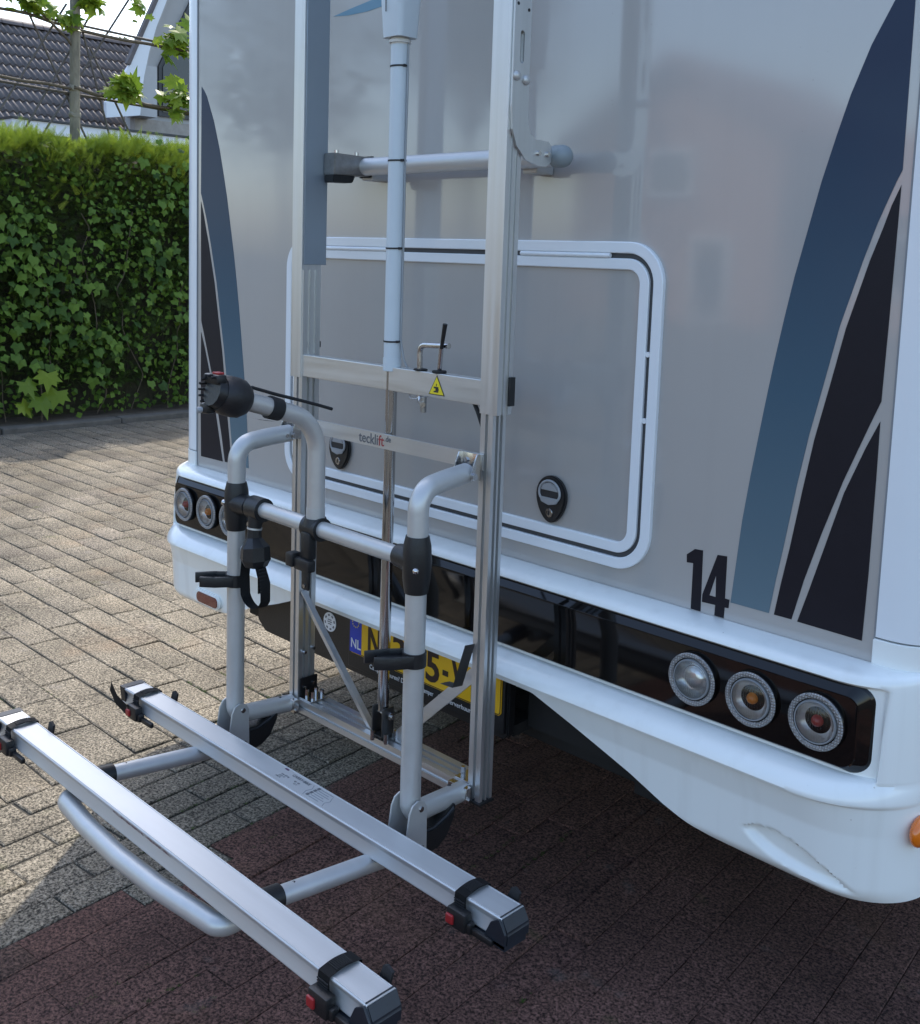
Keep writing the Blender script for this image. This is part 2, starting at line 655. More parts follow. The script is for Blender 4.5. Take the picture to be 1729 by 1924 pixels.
def lathe(name, prof, m, parent=None, seg=40, loc=(0, 0, 0), axis='y'):
    """prof: list of (radius, t); t along -y"""
    bm = bmesh.new()
    rings = []
    for r, t in prof:
        if r < 1e-6:
            rings.append([bm.verts.new((0, -t, 0))])
        else:
            rings.append([bm.verts.new((r * math.cos(2 * math.pi * k / seg), -t, r * math.sin(2 * math.pi * k / seg))) for k in range(seg)])
    for i in range(len(rings) - 1):
        A, B = rings[i], rings[i + 1]
        for k in range(seg):
            k2 = (k + 1) % seg
            if len(A) == 1 and len(B) == 1:
                continue
            if len(A) == 1:
                bm.faces.new((A[0], B[k], B[k2]))
            elif len(B) == 1:
                bm.faces.new((A[k], B[0], A[k2]))
            else:
                bm.faces.new((A[k], B[k], B[k2], A[k2]))
    bmesh.ops.recalc_face_normals(bm, faces=bm.faces[:])
    o = from_bm(name, bm, m, parent)
    o.location = loc
    return o


def text_obj(name, s, size, m, parent, origin, xdir, ydir, depth=0.0006, align='LEFT', sx=1.0, bold=0.0, shear=0.0, width=None):
    cu = bpy.data.curves.new(name, 'FONT')
    cu.body = s
    cu.size = size
    cu.align_x = align
    cu.extrude = depth
    cu.offset = bold
    cu.shear = shear
    cu.resolution_u = 3
    tmp = bpy.data.objects.new(name + '_tmp', cu)
    COL.objects.link(tmp)
    dg = bpy.context.evaluated_depsgraph_get()
    me = bpy.data.meshes.new_from_object(tmp.evaluated_get(dg))
    bpy.data.objects.remove(tmp)
    bpy.data.curves.remove(cu)
    if width:
        xs_ = [v.co.x for v in me.vertices]
        sx = width / (max(xs_) - min(xs_))
        me.transform(Matrix.Translation((-min(xs_), 0, 0)))
    x = Vector(xdir).normalized()
    y = Vector(ydir).normalized()
    z = x.cross(y)
    mt = Matrix((x, y, z)).transposed().to_4x4()
    mt.translation = Vector(origin)
    me.transform(mt @ Matrix.Diagonal((sx, 1, 1, 1)))
    me.materials.clear()
    me.materials.append(m)
    me.name = name
    o = bpy.data.objects.new(name, me)
    return link(o, parent)


def fast_mesh(name, V, F, m, tint=None, smooth=False):
    """V (n,3), F (k,4) or (k,3)"""
    me = bpy.data.meshes.new(name)
    me.vertices.add(len(V))
    me.vertices.foreach_set('co', np.asarray(V, dtype=np.float32).ravel())
    k, c = F.shape
    me.loops.add(k * c)
    me.loops.foreach_set('vertex_index', F.astype(np.int32).ravel())
    me.polygons.add(k)
    me.polygons.foreach_set('loop_start', np.arange(0, k * c, c, dtype=np.int32))
    if smooth:
        me.polygons.foreach_set('use_smooth', np.ones(k, dtype=bool))
    me.update()
    me.validate()
    if tint is not None:
        a = me.attributes.new('tint', 'FLOAT', 'POINT')
        a.data.foreach_set('value', np.asarray(tint, dtype=np.float32))
    me.materials.append(m)
    return me


def rand_rots(n, rng, spread=1.0):
    q = rng.normal(size=(n, 4))
    q /= np.linalg.norm(q, axis=1)[:, None]
    w, x, y, z = q.T
    R = np.empty((n, 3, 3))
    R[:, 0, 0] = 1 - 2 * (y * y + z * z)
    R[:, 0, 1] = 2 * (x * y - z * w)
    R[:, 0, 2] = 2 * (x * z + y * w)
    R[:, 1, 0] = 2 * (x * y + z * w)
    R[:, 1, 1] = 1 - 2 * (x * x + z * z)
    R[:, 1, 2] = 2 * (y * z - x * w)
    R[:, 2, 0] = 2 * (x * z - y * w)
    R[:, 2, 1] = 2 * (y * z + x * w)
    R[:, 2, 2] = 1 - 2 * (x * x + y * y)
    return R


def aim_rots(D, rng):
    """rotation matrices whose local X is D (n,3) with random roll"""
    D = D / np.linalg.norm(D, axis=1)[:, None]
    h = rng.normal(size=D.shape)
    y = np.cross(D, h)
    y /= np.linalg.norm(y, axis=1)[:, None]
    z = np.cross(D, y)
    return np.stack([D, y, z], axis=2)


def scatter_mesh(name, tv, tf, R, P, S, m, tint):
    n = len(P)
    V = np.einsum('nij,vj->nvi', R, tv) * S[:, None, None] + P[:, None, :]
    F = (tf[None] + (np.arange(n) * len(tv))[:, None, None]).reshape(-1, tf.shape[1])
    T = np.repeat(tint, len(tv))
    return fast_mesh(name, V.reshape(-1, 3), F, m, T)


# ------------------------------------------------------------------ ground
def sheet(name, x0, x1, y0, y1, z, m):
    bm = bmesh.new()
    vs = [bm.verts.new(p) for p in ((x0, y0, z), (x1, y0, z), (x1, y1, z), (x0, y1, z))]
    bm.faces.new(vs)
    o = from_bm(name, bm, m, None, False)
    o['kind'] = 'structure'
    return o


ground = sheet('ground', -400, 400, -400, 400, -0.012, sand_mat)
drive = sheet('driveway', -6.40, 6.0, -5.0, 8.0, -0.0055, sand_mat)

BX, BY = 0.252, 0.1295          # paver length and course width
BY2 = 0.0915                    # narrower courses near the vehicle
SKEW = -0.10                    # they run slightly askew
XB = -0.985                     # where the courses turn
JN = 0.0052


def paver_geo(lx, ly, tint, jit, tight=False):
    """chamfered block, top near z=0; returns verts, faces"""
    jn = 0.0016 if tight else JN
    hx, hy = lx / 2 - jn / 2, ly / 2 - jn / 2
    c = 0.0016 if tight else 0.0036
    d = 0.0008 if tight else 0.0026
    z = [jit[0], jit[1], jit[2], jit[3]]
    V = []
    for i, (sx_, sy_) in enumerate(((-1, -1), (1, -1), (1, 1), (-1, 1))):
        V.append((sx_ * (hx - c), sy_ * (hy - c), z[i]))
    for i, (sx_, sy_) in enumerate(((-1, -1), (1, -1), (1, 1), (-1, 1))):
        V.append((sx_ * hx, sy_ * hy, z[i] - d))
    for i, (sx_, sy_) in enumerate(((-1, -1), (1, -1), (1, 1), (-1, 1))):
        V.append((sx_ * hx, sy_ * hy, -0.03))
    F = [(0, 1, 2, 3)]
    for i in range(4):
        j = (i + 1) % 4
        F.append((i, 4 + i, 4 + j, j))
        F.append((4 + i, 8 + i, 8 + j, 4 + j))
    return np.array(V), np.array(F)


slots = []
# courses along x left of XB
ny0, ny1 = -14, 62
for r in range(ny0, ny1):
    y = (r + 0.5) * BY
    off = (r % 2) * BX / 2 + rng.uniform(-0.012, 0.012)
    xe = XB + SKEW * y
    xb = -6.39 + (off if off > 0.05 else BX)
    xa = -6.39
    while xa < xe - 0.02:
        xb = min(xb, xe)
        if xe - xb < 0.05:
            xb = xe
        slots.append(((xa + xb) / 2, y, xb - xa, BY, 0, 0.0))
        xa = xb
        xb = xa + BX
# courses along y right of XB
c = 0
ang = math.atan(-SKEW)
while XB + c * BY2 < 3.0:
    off = (c % 2) * BX / 2 + rng.uniform(-0.02, 0.02)
    for k in range(-8, 22):
        y = k * BX + off
        x = XB + (c + 0.5) * BY2 / math.cos(ang) + SKEW * y
        slots.append((x, y, BY2, BX / math.cos(ang), 1, ang))
    c += 1
camxy = np.array([1.756, -1.737])


def seen(x, y):
    P = Vector((x, y, 0)) - M.translation
    d = fwd.dot(P)
    if d < 0.3:
        return False
    u = 864.5 + 2011.4 * right.dot(P) / d
    v = 732.3 + 2011.4 * down.dot(P) / d
    return -60 < u < 1790 and 820 < v < 1980


def hidden(x, y):
    # ground the bumper and body stand in front of
    return x > 0.55 and y > 1.3


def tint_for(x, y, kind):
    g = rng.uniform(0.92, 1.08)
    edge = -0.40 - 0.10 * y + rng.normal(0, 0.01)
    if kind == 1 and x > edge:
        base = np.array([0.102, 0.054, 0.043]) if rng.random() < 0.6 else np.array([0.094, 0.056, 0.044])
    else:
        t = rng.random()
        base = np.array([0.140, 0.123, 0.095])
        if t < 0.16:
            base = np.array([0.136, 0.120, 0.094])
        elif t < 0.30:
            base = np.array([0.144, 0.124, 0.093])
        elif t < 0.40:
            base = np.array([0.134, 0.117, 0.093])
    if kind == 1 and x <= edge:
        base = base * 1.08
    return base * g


vis = [(i, (s[0] - camxy[0]) ** 2 + (s[1] - camxy[1]) ** 2) for i, s in enumerate(slots) if seen(s[0], s[1]) and not hidden(s[0], s[1])]
vis.sort(key=lambda t: t[1])
single = {i for i, _ in vis[:296]}
restV, restF, restC = [], [], []
nv = 0
cache = {}


def paver_mesh(lx, ly, colr, jit, tight):
    V, F = paver_geo(lx, ly, colr, jit, tight)
    me = bpy.data.meshes.new('paver')
    me.from_pydata(V.tolist(), [], F.tolist())
    a = me.color_attributes.new('tintcol', 'FLOAT_COLOR', 'POINT')
    a.data.foreach_set('color', np.tile(np.array([*colr, 1.0], dtype=np.float32), len(V)))
    me.materials.append(paver_mat)
    return me


for i, s in enumerate(slots):
    x, y, lx, ly, kind = s[:5]
    if lx < 0.03:
        continue
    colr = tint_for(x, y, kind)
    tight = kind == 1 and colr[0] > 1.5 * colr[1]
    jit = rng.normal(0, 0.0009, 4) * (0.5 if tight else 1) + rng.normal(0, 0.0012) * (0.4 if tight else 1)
    if i in single:
        key = (round(lx, 2), round(ly, 2), kind, tuple(np.round(colr * 22).astype(int)))
        if key not in cache:
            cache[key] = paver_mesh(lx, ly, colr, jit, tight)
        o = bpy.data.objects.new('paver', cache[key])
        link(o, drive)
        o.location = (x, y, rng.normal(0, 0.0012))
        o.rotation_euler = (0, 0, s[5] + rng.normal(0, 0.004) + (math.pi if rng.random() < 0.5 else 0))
    elif x > -6.45 and y < 8.0:
        V, F = paver_geo(lx, ly, colr, jit, tight)
        ca_, sa_ = math.cos(s[5]), math.sin(s[5])
        V = V @ np.array([[ca_, sa_, 0], [-sa_, ca_, 0], [0, 0, 1]])
        restV.append(V + np.array([x, y, 0]))
        restF.append(F + nv)
        restC.append(np.tile(np.array([*colr, 1.0]), (len(V), 1)))
        nv += len(V)
me = fast_mesh('far_pavers', np.concatenate(restV), np.concatenate(restF), paver_mat)
a = me.color_attributes.new('tintcol', 'FLOAT_COLOR', 'POINT')
a.data.foreach_set('color', np.concatenate(restC).astype(np.float32).ravel())
o = bpy.data.objects.new('far_pavers', me)
o['kind'] = 'stuff'
link(o, drive)

# small moss tufts and leaf litter caught in the joints
tv, tf = [], []
for k in range(5):
    a = k * 1.256
    ca, sa = math.cos(a), math.sin(a)
    b0 = len(tv)
    tv += [(-0.1 * sa, 0.1 * ca, 0), (0.1 * sa, -0.1 * ca, 0), (0.9 * ca + 0.05 * sa, 0.9 * sa, 0.7), (0.9 * ca, 0.9 * sa, 0.72)]
    tf.append((b0, b0 + 1, b0 + 2, b0 + 3))
tv, tf = np.array(tv, float), np.array(tf)
mp = []
while len(mp) < 900:
    x = rng.uniform(-1.6, 1.1)
    y = rng.uniform(-1.1, 0.9)
    if x > XB + SKEW * y:
        c = round((x - XB - SKEW * y) / BY2)
        x = XB + c * BY2 + SKEW * y + rng.normal(0, 0.003)
    else:
        y = round(y / BY) * BY + rng.normal(0, 0.003)
    if math.sin(x * 5.3 + 1.1) * math.sin(y * 6.1 + 0.4) > 0.35:
        mp.append((x, y, -0.003))
mp = np.array(mp)
me = scatter_mesh('moss', tv, tf, np.repeat(np.eye(3)[None], len(mp), 0), mp, rng.uniform(0.003, 0.009, len(mp)), ivy_mat, rng.uniform(0.1, 0.5, len(mp)))
o = bpy.data.objects.new('moss', me)
o['kind'] = 'stuff'
link(o)
tag(o, 'tiny green moss tufts growing in the paver joints', 'moss')

# ------------------------------------------------------------------ motorhome
camper = thing('motorhome', 'white and grey motorhome seen from its rear corner with blue and navy stripes', 'motorhome', (0, 3.2, 0))
# body shell
bm = bmesh.new()
bm_box(bm, Vector((0, 3.35, 1.645)), (2.296, 6.5, 2.41), 0.03, 3)
body = from_bm('body_shell', bm, white, camper)
for sg in (-1, 1):
    box2('side_panel', (sg * 1.1485, 0.16, 0.60), (sg * 1.186, 6.55, 2.70), white, body, 0.01)
    box2('side_skirt', (sg * 1.10, 0.42, 0.30), (sg * 1.186, 6.5, 0.598), white, body, 0.01)
box2('underbody', (-1.05, 0.07, 0.415), (1.05, 6.4, 0.46), under_black, camper, 0.004)
box2('chassis_beam', (-0.62, 0.10, 0.33), (-0.52, 6.0, 0.414), under_black, camper, 0.004)
box2('chassis_beam', (0.52, 0.10, 0.33), (0.62, 6.0, 0.414), under_black, camper, 0.004)

box2('light_blocker', (-0.50, 0.55, 0.20), (0.50, 1.55, 0.4145), under_black, camper, 0.03)  # unseen box added to keep light from under the vehicle
box2('axle_beam', (-0.85, 1.68, 0.27), (0.85, 1.82, 0.40), under_black, camper, 0.02)
box2('rear_crossmember', (-0.9, 0.09, 0.36), (0.9, 0.17, 0.4145), under_black, camper, 0.004)

# rear panel with the door opening
HX0, HX1, HZ0, HZ1, HR = -0.597, 0.597, 0.848, 1.501, 0.082
opening = rrect(HX0 + 0.028, HX1 - 0.028, HZ0 + 0.028, HZ1 - 0.028, HR - 0.028, 10)
panel = prism('rear_panel', [(-1.0525, 0.806), (1.0525, 0.806), (1.0525, 2.78), (-1.0525, 2.78)], 'y', 0.0, 0.05, panel_mat, camper,
              holes=[opening[::-1]], smooth=False)

# corner trims with their lower end pieces
def corner_section(o, n=10):
    R = 0.0745 + 0.85 * o
    pts = []
    cx, cy = 1.15 - R, -o + R
    for k in range(n + 1):
        a = math.radians(-90 + 90 * k / n)
        pts.append((cx + R * math.cos(a), cy + R * math.sin(a)))
    return pts


def trim_poly(side, thick, extra):
    outer = [(1.0555 - extra, -extra)] + corner_section(extra) + [(1.15, 0.14)]
    inner = [(1.15 - thick, 0.14), (1.15 - thick, 0.078), (1.1, 0.045), (1.0555 - extra, 0.03)]
    return [(side * x, y) for x, y in outer + inner]


for side in (-1, 1):
    t = prism('corner_trim', trim_poly(side, 0.02, 0.003), 'z', 0.852, 2.78, white_trim, camper)
    prism('trim_end_piece', trim_poly(side, 0.02, 0.006), 'z', 0.797, 0.849, white, t, bev=0.0015)
    box2('sealant_strip', (side * 1.0490, -0.0022, 0.808), (side * 1.0520, 0.002, 2.78), seam_grey, t, 0)


# decals: flat vinyl, a fraction of a millimetre thick
DY = -0.0008
A_out = [(1.031, 1.928), (1.017, 1.915), (1.004, 1.899), (0.966, 1.824), (0.937, 1.747), (0.918, 1.683), (0.897, 1.607), (0.876, 1.515), (0.860, 1.445), (0.846, 1.371),
         (0.832, 1.29), (0.820, 1.212), (0.802, 1.087), (0.791, 1.0), (0.785, 0.926), (0.778, 0.841)]
A_in = [(0.856, 0.841), (0.865, 0.905), (0.876, 0.973), (0.892, 1.083), (0.908, 1.175), (0.930, 1.278), (0.948, 1.365), (0.979, 1.474), (0.999, 1.537),
        (1.013, 1.574), (1.026, 1.607), (1.033, 1.622)]
B_poly = [(1.033, 1.598), (1.0325, 1.53), (1.031, 1.382), (1.029, 1.247), (1.010, 1.198), (0.975, 1.104), (0.944, 1.007), (0.918, 0.917), (0.900, 0.841),
          (0.866, 0.841), (0.876, 0.905), (0.887, 0.968), (0.903, 1.075), (0.918, 1.168), (0.940, 1.27), (0.959, 1.362), (0.991, 1.476), (1.009, 1.53), (1.020, 1.566)]
C_poly = [(1.030, 1.214), (1.031, 1.114), (1.031, 0.96), (1.029, 0.838), (0.911, 0.840), (0.929, 0.903), (0.955, 0.999), (0.978, 1.084), (1.009, 1.166)]
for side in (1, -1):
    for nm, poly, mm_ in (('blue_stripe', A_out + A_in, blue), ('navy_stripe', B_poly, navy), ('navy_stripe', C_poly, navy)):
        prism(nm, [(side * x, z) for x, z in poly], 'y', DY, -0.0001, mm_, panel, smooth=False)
prism('number_one', [(0.679, 0.911), (0.696, 0.925), (0.7135, 0.926), (0.7160, 0.8075), (0.6945, 0.8075), (0.694, 0.897), (0.680, 0.8955)], 'y', DY, -0.0001, navy, panel, smooth=False)
prism('number_four', [(0.745, 0.9245), (0.765, 0.926), (0.766, 0.8455), (0.7755, 0.8455), (0.7745, 0.829), (0.7665, 0.8285), (0.766, 0.8075), (0.746, 0.8075), (0.7467, 0.828), (0.718, 0.827), (0.718, 0.842)],
      'y', DY, -0.0001, navy, panel, holes=[[(0.7445, 0.885), (0.733, 0.8435), (0.7465, 0.8435)]], smooth=False)
light_blue = mat('light_blue_print', (0.10, 0.25, 0.36), 0.35, coat=0.5)
prism('swoosh', [(-0.427, 2.047), (-0.36, 2.057), (-0.27, 2.068), (-0.15, 2.085), (0.05, 2.12), (0.12, 2.14), (0.08, 2.115), (-0.1, 2.072), (-0.217, 2.049), (-0.298, 2.042), (-0.37, 2.042)],
      'y', DY, -0.0001, light_blue, panel, smooth=False)

# service door
door = prism('service_door', rrect(HX0 + 0.030, HX1 - 0.030, HZ0 + 0.030, HZ1 - 0.030, HR - 0.030, 10), 'y', -0.0015, 0.03, door_mat, camper, smooth=False)


def ring_prism(name, x0, x1, z0, z1, r, w, y0, y1, m, parent, bev=0.0018):
    bm = bmesh.new()
    o_ = rrect(x0, x1, z0, z1, r, 12)
    i_ = rrect(x0 + w, x1 - w, z0 + w, z1 - w, max(0.004, r - w), 12)
    n = len(o_)
    prof = [(0, y1), (0, y0 + bev), (bev, y0), (w - bev, y0), (w, y0 + bev), (w, y1)]
    rings = []
    for t, y in prof:
        f = t / w
        rings.append([bm.verts.new((o_[k][0] * (1 - f) + i_[k][0] * f, y, o_[k][1] * (1 - f) + i_[k][1] * f)) for k in range(n)])
    for a in range(len(prof) - 1):
        for k in range(n):
            bm.faces.new((rings[a][k], rings[a][(k + 1) % n], rings[a + 1][(k + 1) % n], rings[a + 1][k]))
    bmesh.ops.recalc_face_normals(bm, faces=bm.faces[:])
    return from_bm(name, bm, m, parent)


ring_prism('outer_frame', HX0, HX1, HZ0, HZ1, HR, 0.0225, -0.010, 0.01, white_trim, door)
ring_prism('rubber_seal', HX0 + 0.0222, HX1 - 0.0222, HZ0 + 0.0222, HZ1 - 0.0222, HR - 0.022, 0.011, -0.0028, 0.01, seal_grey, door, 0.0008)
ring_prism('inner_frame', HX0 + 0.0325, HX1 - 0.0325, HZ0 + 0.0325, HZ1 - 0.0325, HR - 0.0325, 0.022, -0.0095, 0.01, white_trim, door)
zh = HZ1 - 0.0275
for a_, b_ in ((-0.47, -0.165), (0.235, 0.47)):
    hg = cyl('hinge', (a_, -0.0085, zh), (b_, -0.0085, zh), 0.0048, white_trim, door, 12)
for zz in (1.285, 1.155):
    cyl('drain_plug', (HX1 - 0.028, -0.002, zz), (HX1 - 0.028, -0.0075, zz), 0.0055, white_trim, door, 12)


def egg(cx, cz, w, hu, hl, n=36):
    pts = []
    for k in range(n):
        a = 2 * math.pi * k / n
        x = w * math.cos(a)
        z = math.sin(a)
        x *= 1.0 - 0.16 * (-z if z < 0 else 0) ** 1.5
        z = z * (hu if z > 0 else hl)
        pts.append((cx + x, cz + z))
    return pts


for hx in (0.3465, -0.3605):
    hz = 0.966
    h = prism('door_handle', egg(hx, hz, 0.0405, 0.043, 0.058), 'y', -0.013, -0.0012, black_plastic, camper, bev=0.003)
    prism('grip_cup', egg(hx, hz + 0.006, 0.027, 0.026, 0.018), 'y', -0.0155, -0.010, seam_black, h)
    ring = []
    for k in range(25):
        a = 2 * math.pi * k / 24
        z = math.sin(a)
        ring.append((hx + 0.028 * math.cos(a), -0.0155, hz + 0.006 + z * (0.027 if z > 0 else 0.020)))
    tube('grip_rim', ring, 0.0028, grey_plastic, h, 8)
    prism('grip_flap', [(hx - 0.026, hz - 0.003), (hx + 0.026, hz - 0.003), (hx + 0.021, hz - 0.014), (hx, hz - 0.019), (hx - 0.021, hz - 0.014)], 'y', -0.0185, -0.014, grey_plastic, h, bev=0.0015)
    prism('grip_flap', [(hx - 0.024, hz + 0.012), (hx + 0.024, hz + 0.012), (hx + 0.018, hz + 0.024), (hx, hz + 0.030), (hx - 0.018, hz + 0.024)], 'y', -0.0175, -0.014, grey_plastic, h, bev=0.0015)
    cyl('lock', (hx, -0.012, hz - 0.036), (hx, -0.0155, hz - 0.036), 0.0095, steel, h, 18, bev=0.001)
    box('keyhole', (hx, -0.0160, hz - 0.036), (0.0022, 0.0012, 0.010), seam_black, h, 0)


# bumper: profile swept round the tail
def zbot(x):
    x = abs(x)
    xs = [0, 0.36, 0.395, 0.42, 0.50, 0.57, 0.63, 0.706, 0.76, 0.80, 0.86, 0.95, 1.03, 1.3]
    zs = [0.574, 0.574, 0.573, 0.563, 0.530, 0.505, 0.483, 0.449, 0.431, 0.424, 0.420, 0.414, 0.412, 0.412]
    return float(np.interp(x, xs, zs))


def plan(o, s):
    """s: station: |s|<=1.075 along the tail, then angle, then along the side"""
    R = 0.0745 + 0.85 * o
    flat = 1.15 - R
    sg = 1 if s >= 0 else -1
    s = abs(s)
    # station normalised: 0..1 flat, 1..2 corner, 2..3 side
    if s <= 1:
        return sg * flat * s, -o, (0.0, -1.0)
    if s <= 2:
        a = math.radians(-90 + 90 * (s - 1))
        return sg * (flat + R * math.cos(a)), -o + R + R * math.sin(a), (sg * math.cos(a), math.sin(a))
    return sg * 1.15, -o + R + (s - 2) * 0.75, (sg, 0.0)


def leaf_dent(x, z):
    # pressed leaf-shaped recess low on the right-hand corner
    if x < 0.86 or x > 1.11:
        return 0.0
    up = np.interp(x, [0.878, 0.90, 0.935, 0.965, 1.0, 1.04, 1.085], [0.472, 0.488, 0.494, 0.491, 0.478, 0.457, 0.425])
    lo = np.interp(x, [0.878, 0.90, 0.935, 0.965, 1.0, 1.04, 1.085], [0.472, 0.455, 0.441, 0.434, 0.429, 0.426, 0.425])
    if z >= up or z <= lo:
        return 0.0
    a = min(1.0, (up - z) / 0.0045)
    b = min(1.0, (z - lo) / 0.016)
    return 0.013 * a * b


st = sorted(set(list(np.linspace(0, 0.3, 10)) + list(np.linspace(0.3, 0.8, 40)) + list(np.linspace(0.8, 1, 30)) + list(np.linspace(1, 2, 44)) + [2.3, 3.0]))
stations = [-s for s in reversed(st[1:])] + st
upper = [(0.0, 0.8055), (0.006, 0.8062), (0.03, 0.8048), (0.052, 0.8015), (0.064, 0.7965), (0.0695, 0.7905), (0.071, 0.785), (0.066, 0.781), (0.060, 0.779),
         (0.060, 0.70), (0.060, 0.632), (0.062, 0.6285), (0.074, 0.6262), (0.090, 0.6215), (0.104, 0.6145), (0.114, 0.6060), (0.1195, 0.5985), (0.1215, 0.5925), (0.1200, 0.5888), (0.1105, 0.5850), (0.1075, 0.5835), (0.1065, 0.5815)]
low_t = np.concatenate([np.linspace(0, 1, 42)])


def build_bumper(stns):
    bm = bmesh.new()
    cols = []
    for s in stns:
        col = []
        wq = min(1.0, max(0.0, (abs(plan(0.07, s)[0]) - 1.0845) / 0.022))
        wq = wq * wq * (3 - 2 * wq)
        for o_, z in upper:
            if 0.623 < z < 0.792:
                oc = float(np.interp(z, [0.620, 0.70, 0.76, 0.792], [0.094, 0.088, 0.080, 0.069]))
                o_ = o_ * (1 - wq) + oc * wq
            x, y, nrm = plan(o_, s)
            col.append(bm.verts.new((x, y, z)))
        xr = plan(0.1, s)[0]
        zb = zbot(xr if abs(s) <= 1 else 1.1)
        for t in low_t[1:]:
            z = 0.5815 + (zb - 0.5815) * t
            dep = 0.5815 - z
            o_ = 0.1065 - 0.02 * min(1, dep / 0.05) * 0.5 - 0.08 * dep
            if z < 0.44:
                k = (0.44 - z) / 0.03
                o_ -= 0.022 * k * k
            x, y, nrm = plan(max(o_, 0.0), s)
            d = leaf_dent(x if s > 0 else -9, z)
            col.append(bm.verts.new((x - nrm[0] * d, y - nrm[1] * d, z)))
        # return under
        zl = zb
        o_ = 0.5815 - zl
        of = max(0.1065 - 0.02 * min(1, o_ / 0.05) * 0.5 - 0.08 * o_ - (0.022 if zl < 0.42 else 0), 0.0)
        x, y, nrm = plan(max(of - 0.03, 0), s)
        col.append(bm.verts.new((x - nrm[0] * 0.01, y - nrm[1] * 0.01, zl + 0.004)))
        x, y, nrm = plan(0.0, s)
        col.append(bm.verts.new((x - nrm[0] * 0.06, y - nrm[1] * 0.06, zl + 0.03)))
        cols.append(col)
    for i in range(len(cols) - 1):
        for k in range(len(cols[0]) - 1):
            bm.faces.new((cols[i][k], cols[i][k + 1], cols[i + 1][k + 1], cols[i + 1][k]))
    bmesh.ops.recalc_face_normals(bm, faces=bm.faces[:])
    return bm


bumper = from_bm('rear_bumper', build_bumper(stations), white, camper, angle=40)

# glossy black lamp strip standing proud of the bumper
def strip_ring(x1, z0, z1, r, y, curve=0.0):
    pts = rrect(-x1, x1, z0, z1, r, 8)
    out = []
    for x, z in pts:
        b = 0.0
        if abs(x) > 0.98:
            b = (abs(x) - 0.98) ** 2 * curve
        out.append((x, y + b, z))
    return out


bm = bmesh.new()
rings = [strip_ring(1.083, 0.6285, 0.786, 0.030, -0.056, 2.2), strip_ring(1.083, 0.6285, 0.786, 0.030, -0.066, 2.2), strip_ring(1.077, 0.6325, 0.780, 0.028, -0.0715, 2.0),
         strip_ring(1.062, 0.640, 0.7645, 0.022, -0.0795, 1.6), strip_ring(1.060, 0.641, 0.763, 0.022, -0.0785, 1.6)]
vr = [[bm.verts.new(p) for p in r_] for r_ in rings]
n = len(vr[0])
for a_ in range(len(vr) - 1):
    for k in range(n):
        bm.faces.new((vr[a_][k], vr[a_][(k + 1) % n], vr[a_ + 1][(k + 1) % n], vr[a_ + 1][k]))
bm.faces.new(vr[-1])
bmesh.ops.recalc_face_normals(bm, faces=bm.faces[:])
strip = from_bm('lamp_strip', bm, black_gloss, camper, angle=12)
strip['label'] = 'glossy black lamp strip across the bumper'


def tail_lamp(x, kind):
    bulb = {'clear': clear_bulb, 'orange': orange_bulb, 'red': red_bulb}[kind]
    lamp = lathe('tail_lamp', [(0.0, -0.012), (0.036, -0.012), (0.0385, 0.002), (0.041, 0.004), (0.0490, 0.0045), (0.0500, 0.003), (0.0500, -0.004)], black_gloss, camper, 48,
                 (x, -0.0762, 0.7062))
    lamp['label'] = {'clear': 'round clear reversing lamp', 'orange': 'round lamp with an orange bulb', 'red': 'round lamp with a red bulb'}[kind]
    lathe('prism_ring', [(0.0395, 0.0052), (0.042, 0.0075), (0.0470, 0.0078), (0.0490, 0.0055), (0.0490, 0.003)], ring_mat, lamp, 48)
    lathe('reflector', [(0.0, -0.0115), (0.008, -0.0112), (0.018, -0.0085), (0.026, -0.003), (0.031, 0.002), (0.0345, 0.0062)], clear_bulb if kind == 'clear' else reflector_bowl, lamp, 40)
    if kind == 'clear':
        lathe('bulb', [(0.0, 0.004), (0.012, 0.003), (0.020, -0.001), (0.024, -0.006)], bulb, lamp, 24)
    else:
        lathe('bulb', [(0.0, 0.007), (0.005, 0.006), (0.0085, 0.0025), (0.0102, -0.002), (0.0102, -0.010)], bulb, lamp, 24)
    lathe('lens', [(0.0, 0.0155), (0.012, 0.0148), (0.022, 0.0125), (0.030, 0.0095), (0.0345, 0.0075)], lens_glass, lamp, 40)
    lathe('lens_rim', [(0.0340, 0.0060), (0.0345, 0.0082), (0.0365, 0.0085), (0.0378, 0.006), (0.0378, 0.002)], seam_grey, lamp, 40)
    return lamp


for sg in (1, -1):
    tail_lamp(sg * 0.754, 'clear')
    tail_lamp(sg * 0.8735, 'orange')
    tail_lamp(sg * 0.995, 'red')

# left reflector, right side marker
rf = prism('bumper_reflector', rrect(-0.915, -0.778, 0.437, 0.478, 0.020, 8), 'y', -0.0985, -0.075, white, camper, bev=0.004)
prism('reflector_lens', rrect(-0.893, -0.784, 0.4415, 0.4725, 0.0145, 8), 'y', -0.1005, -0.09, red_reflector, rf, bev=0.0015)
bm = bmesh.new()
bmesh.ops.create_uvsphere(bm, u_segments=24, v_segments=14, radius=1.0)
bmesh.ops.transform(bm, matrix=Matrix.Translation((1.148, 0.012, 0.541)) @ Matrix.Diagonal((0.014, 0.034, 0.027, 1)), verts=bm.verts)
from_bm('side_marker', bm, orange_lens, camper)

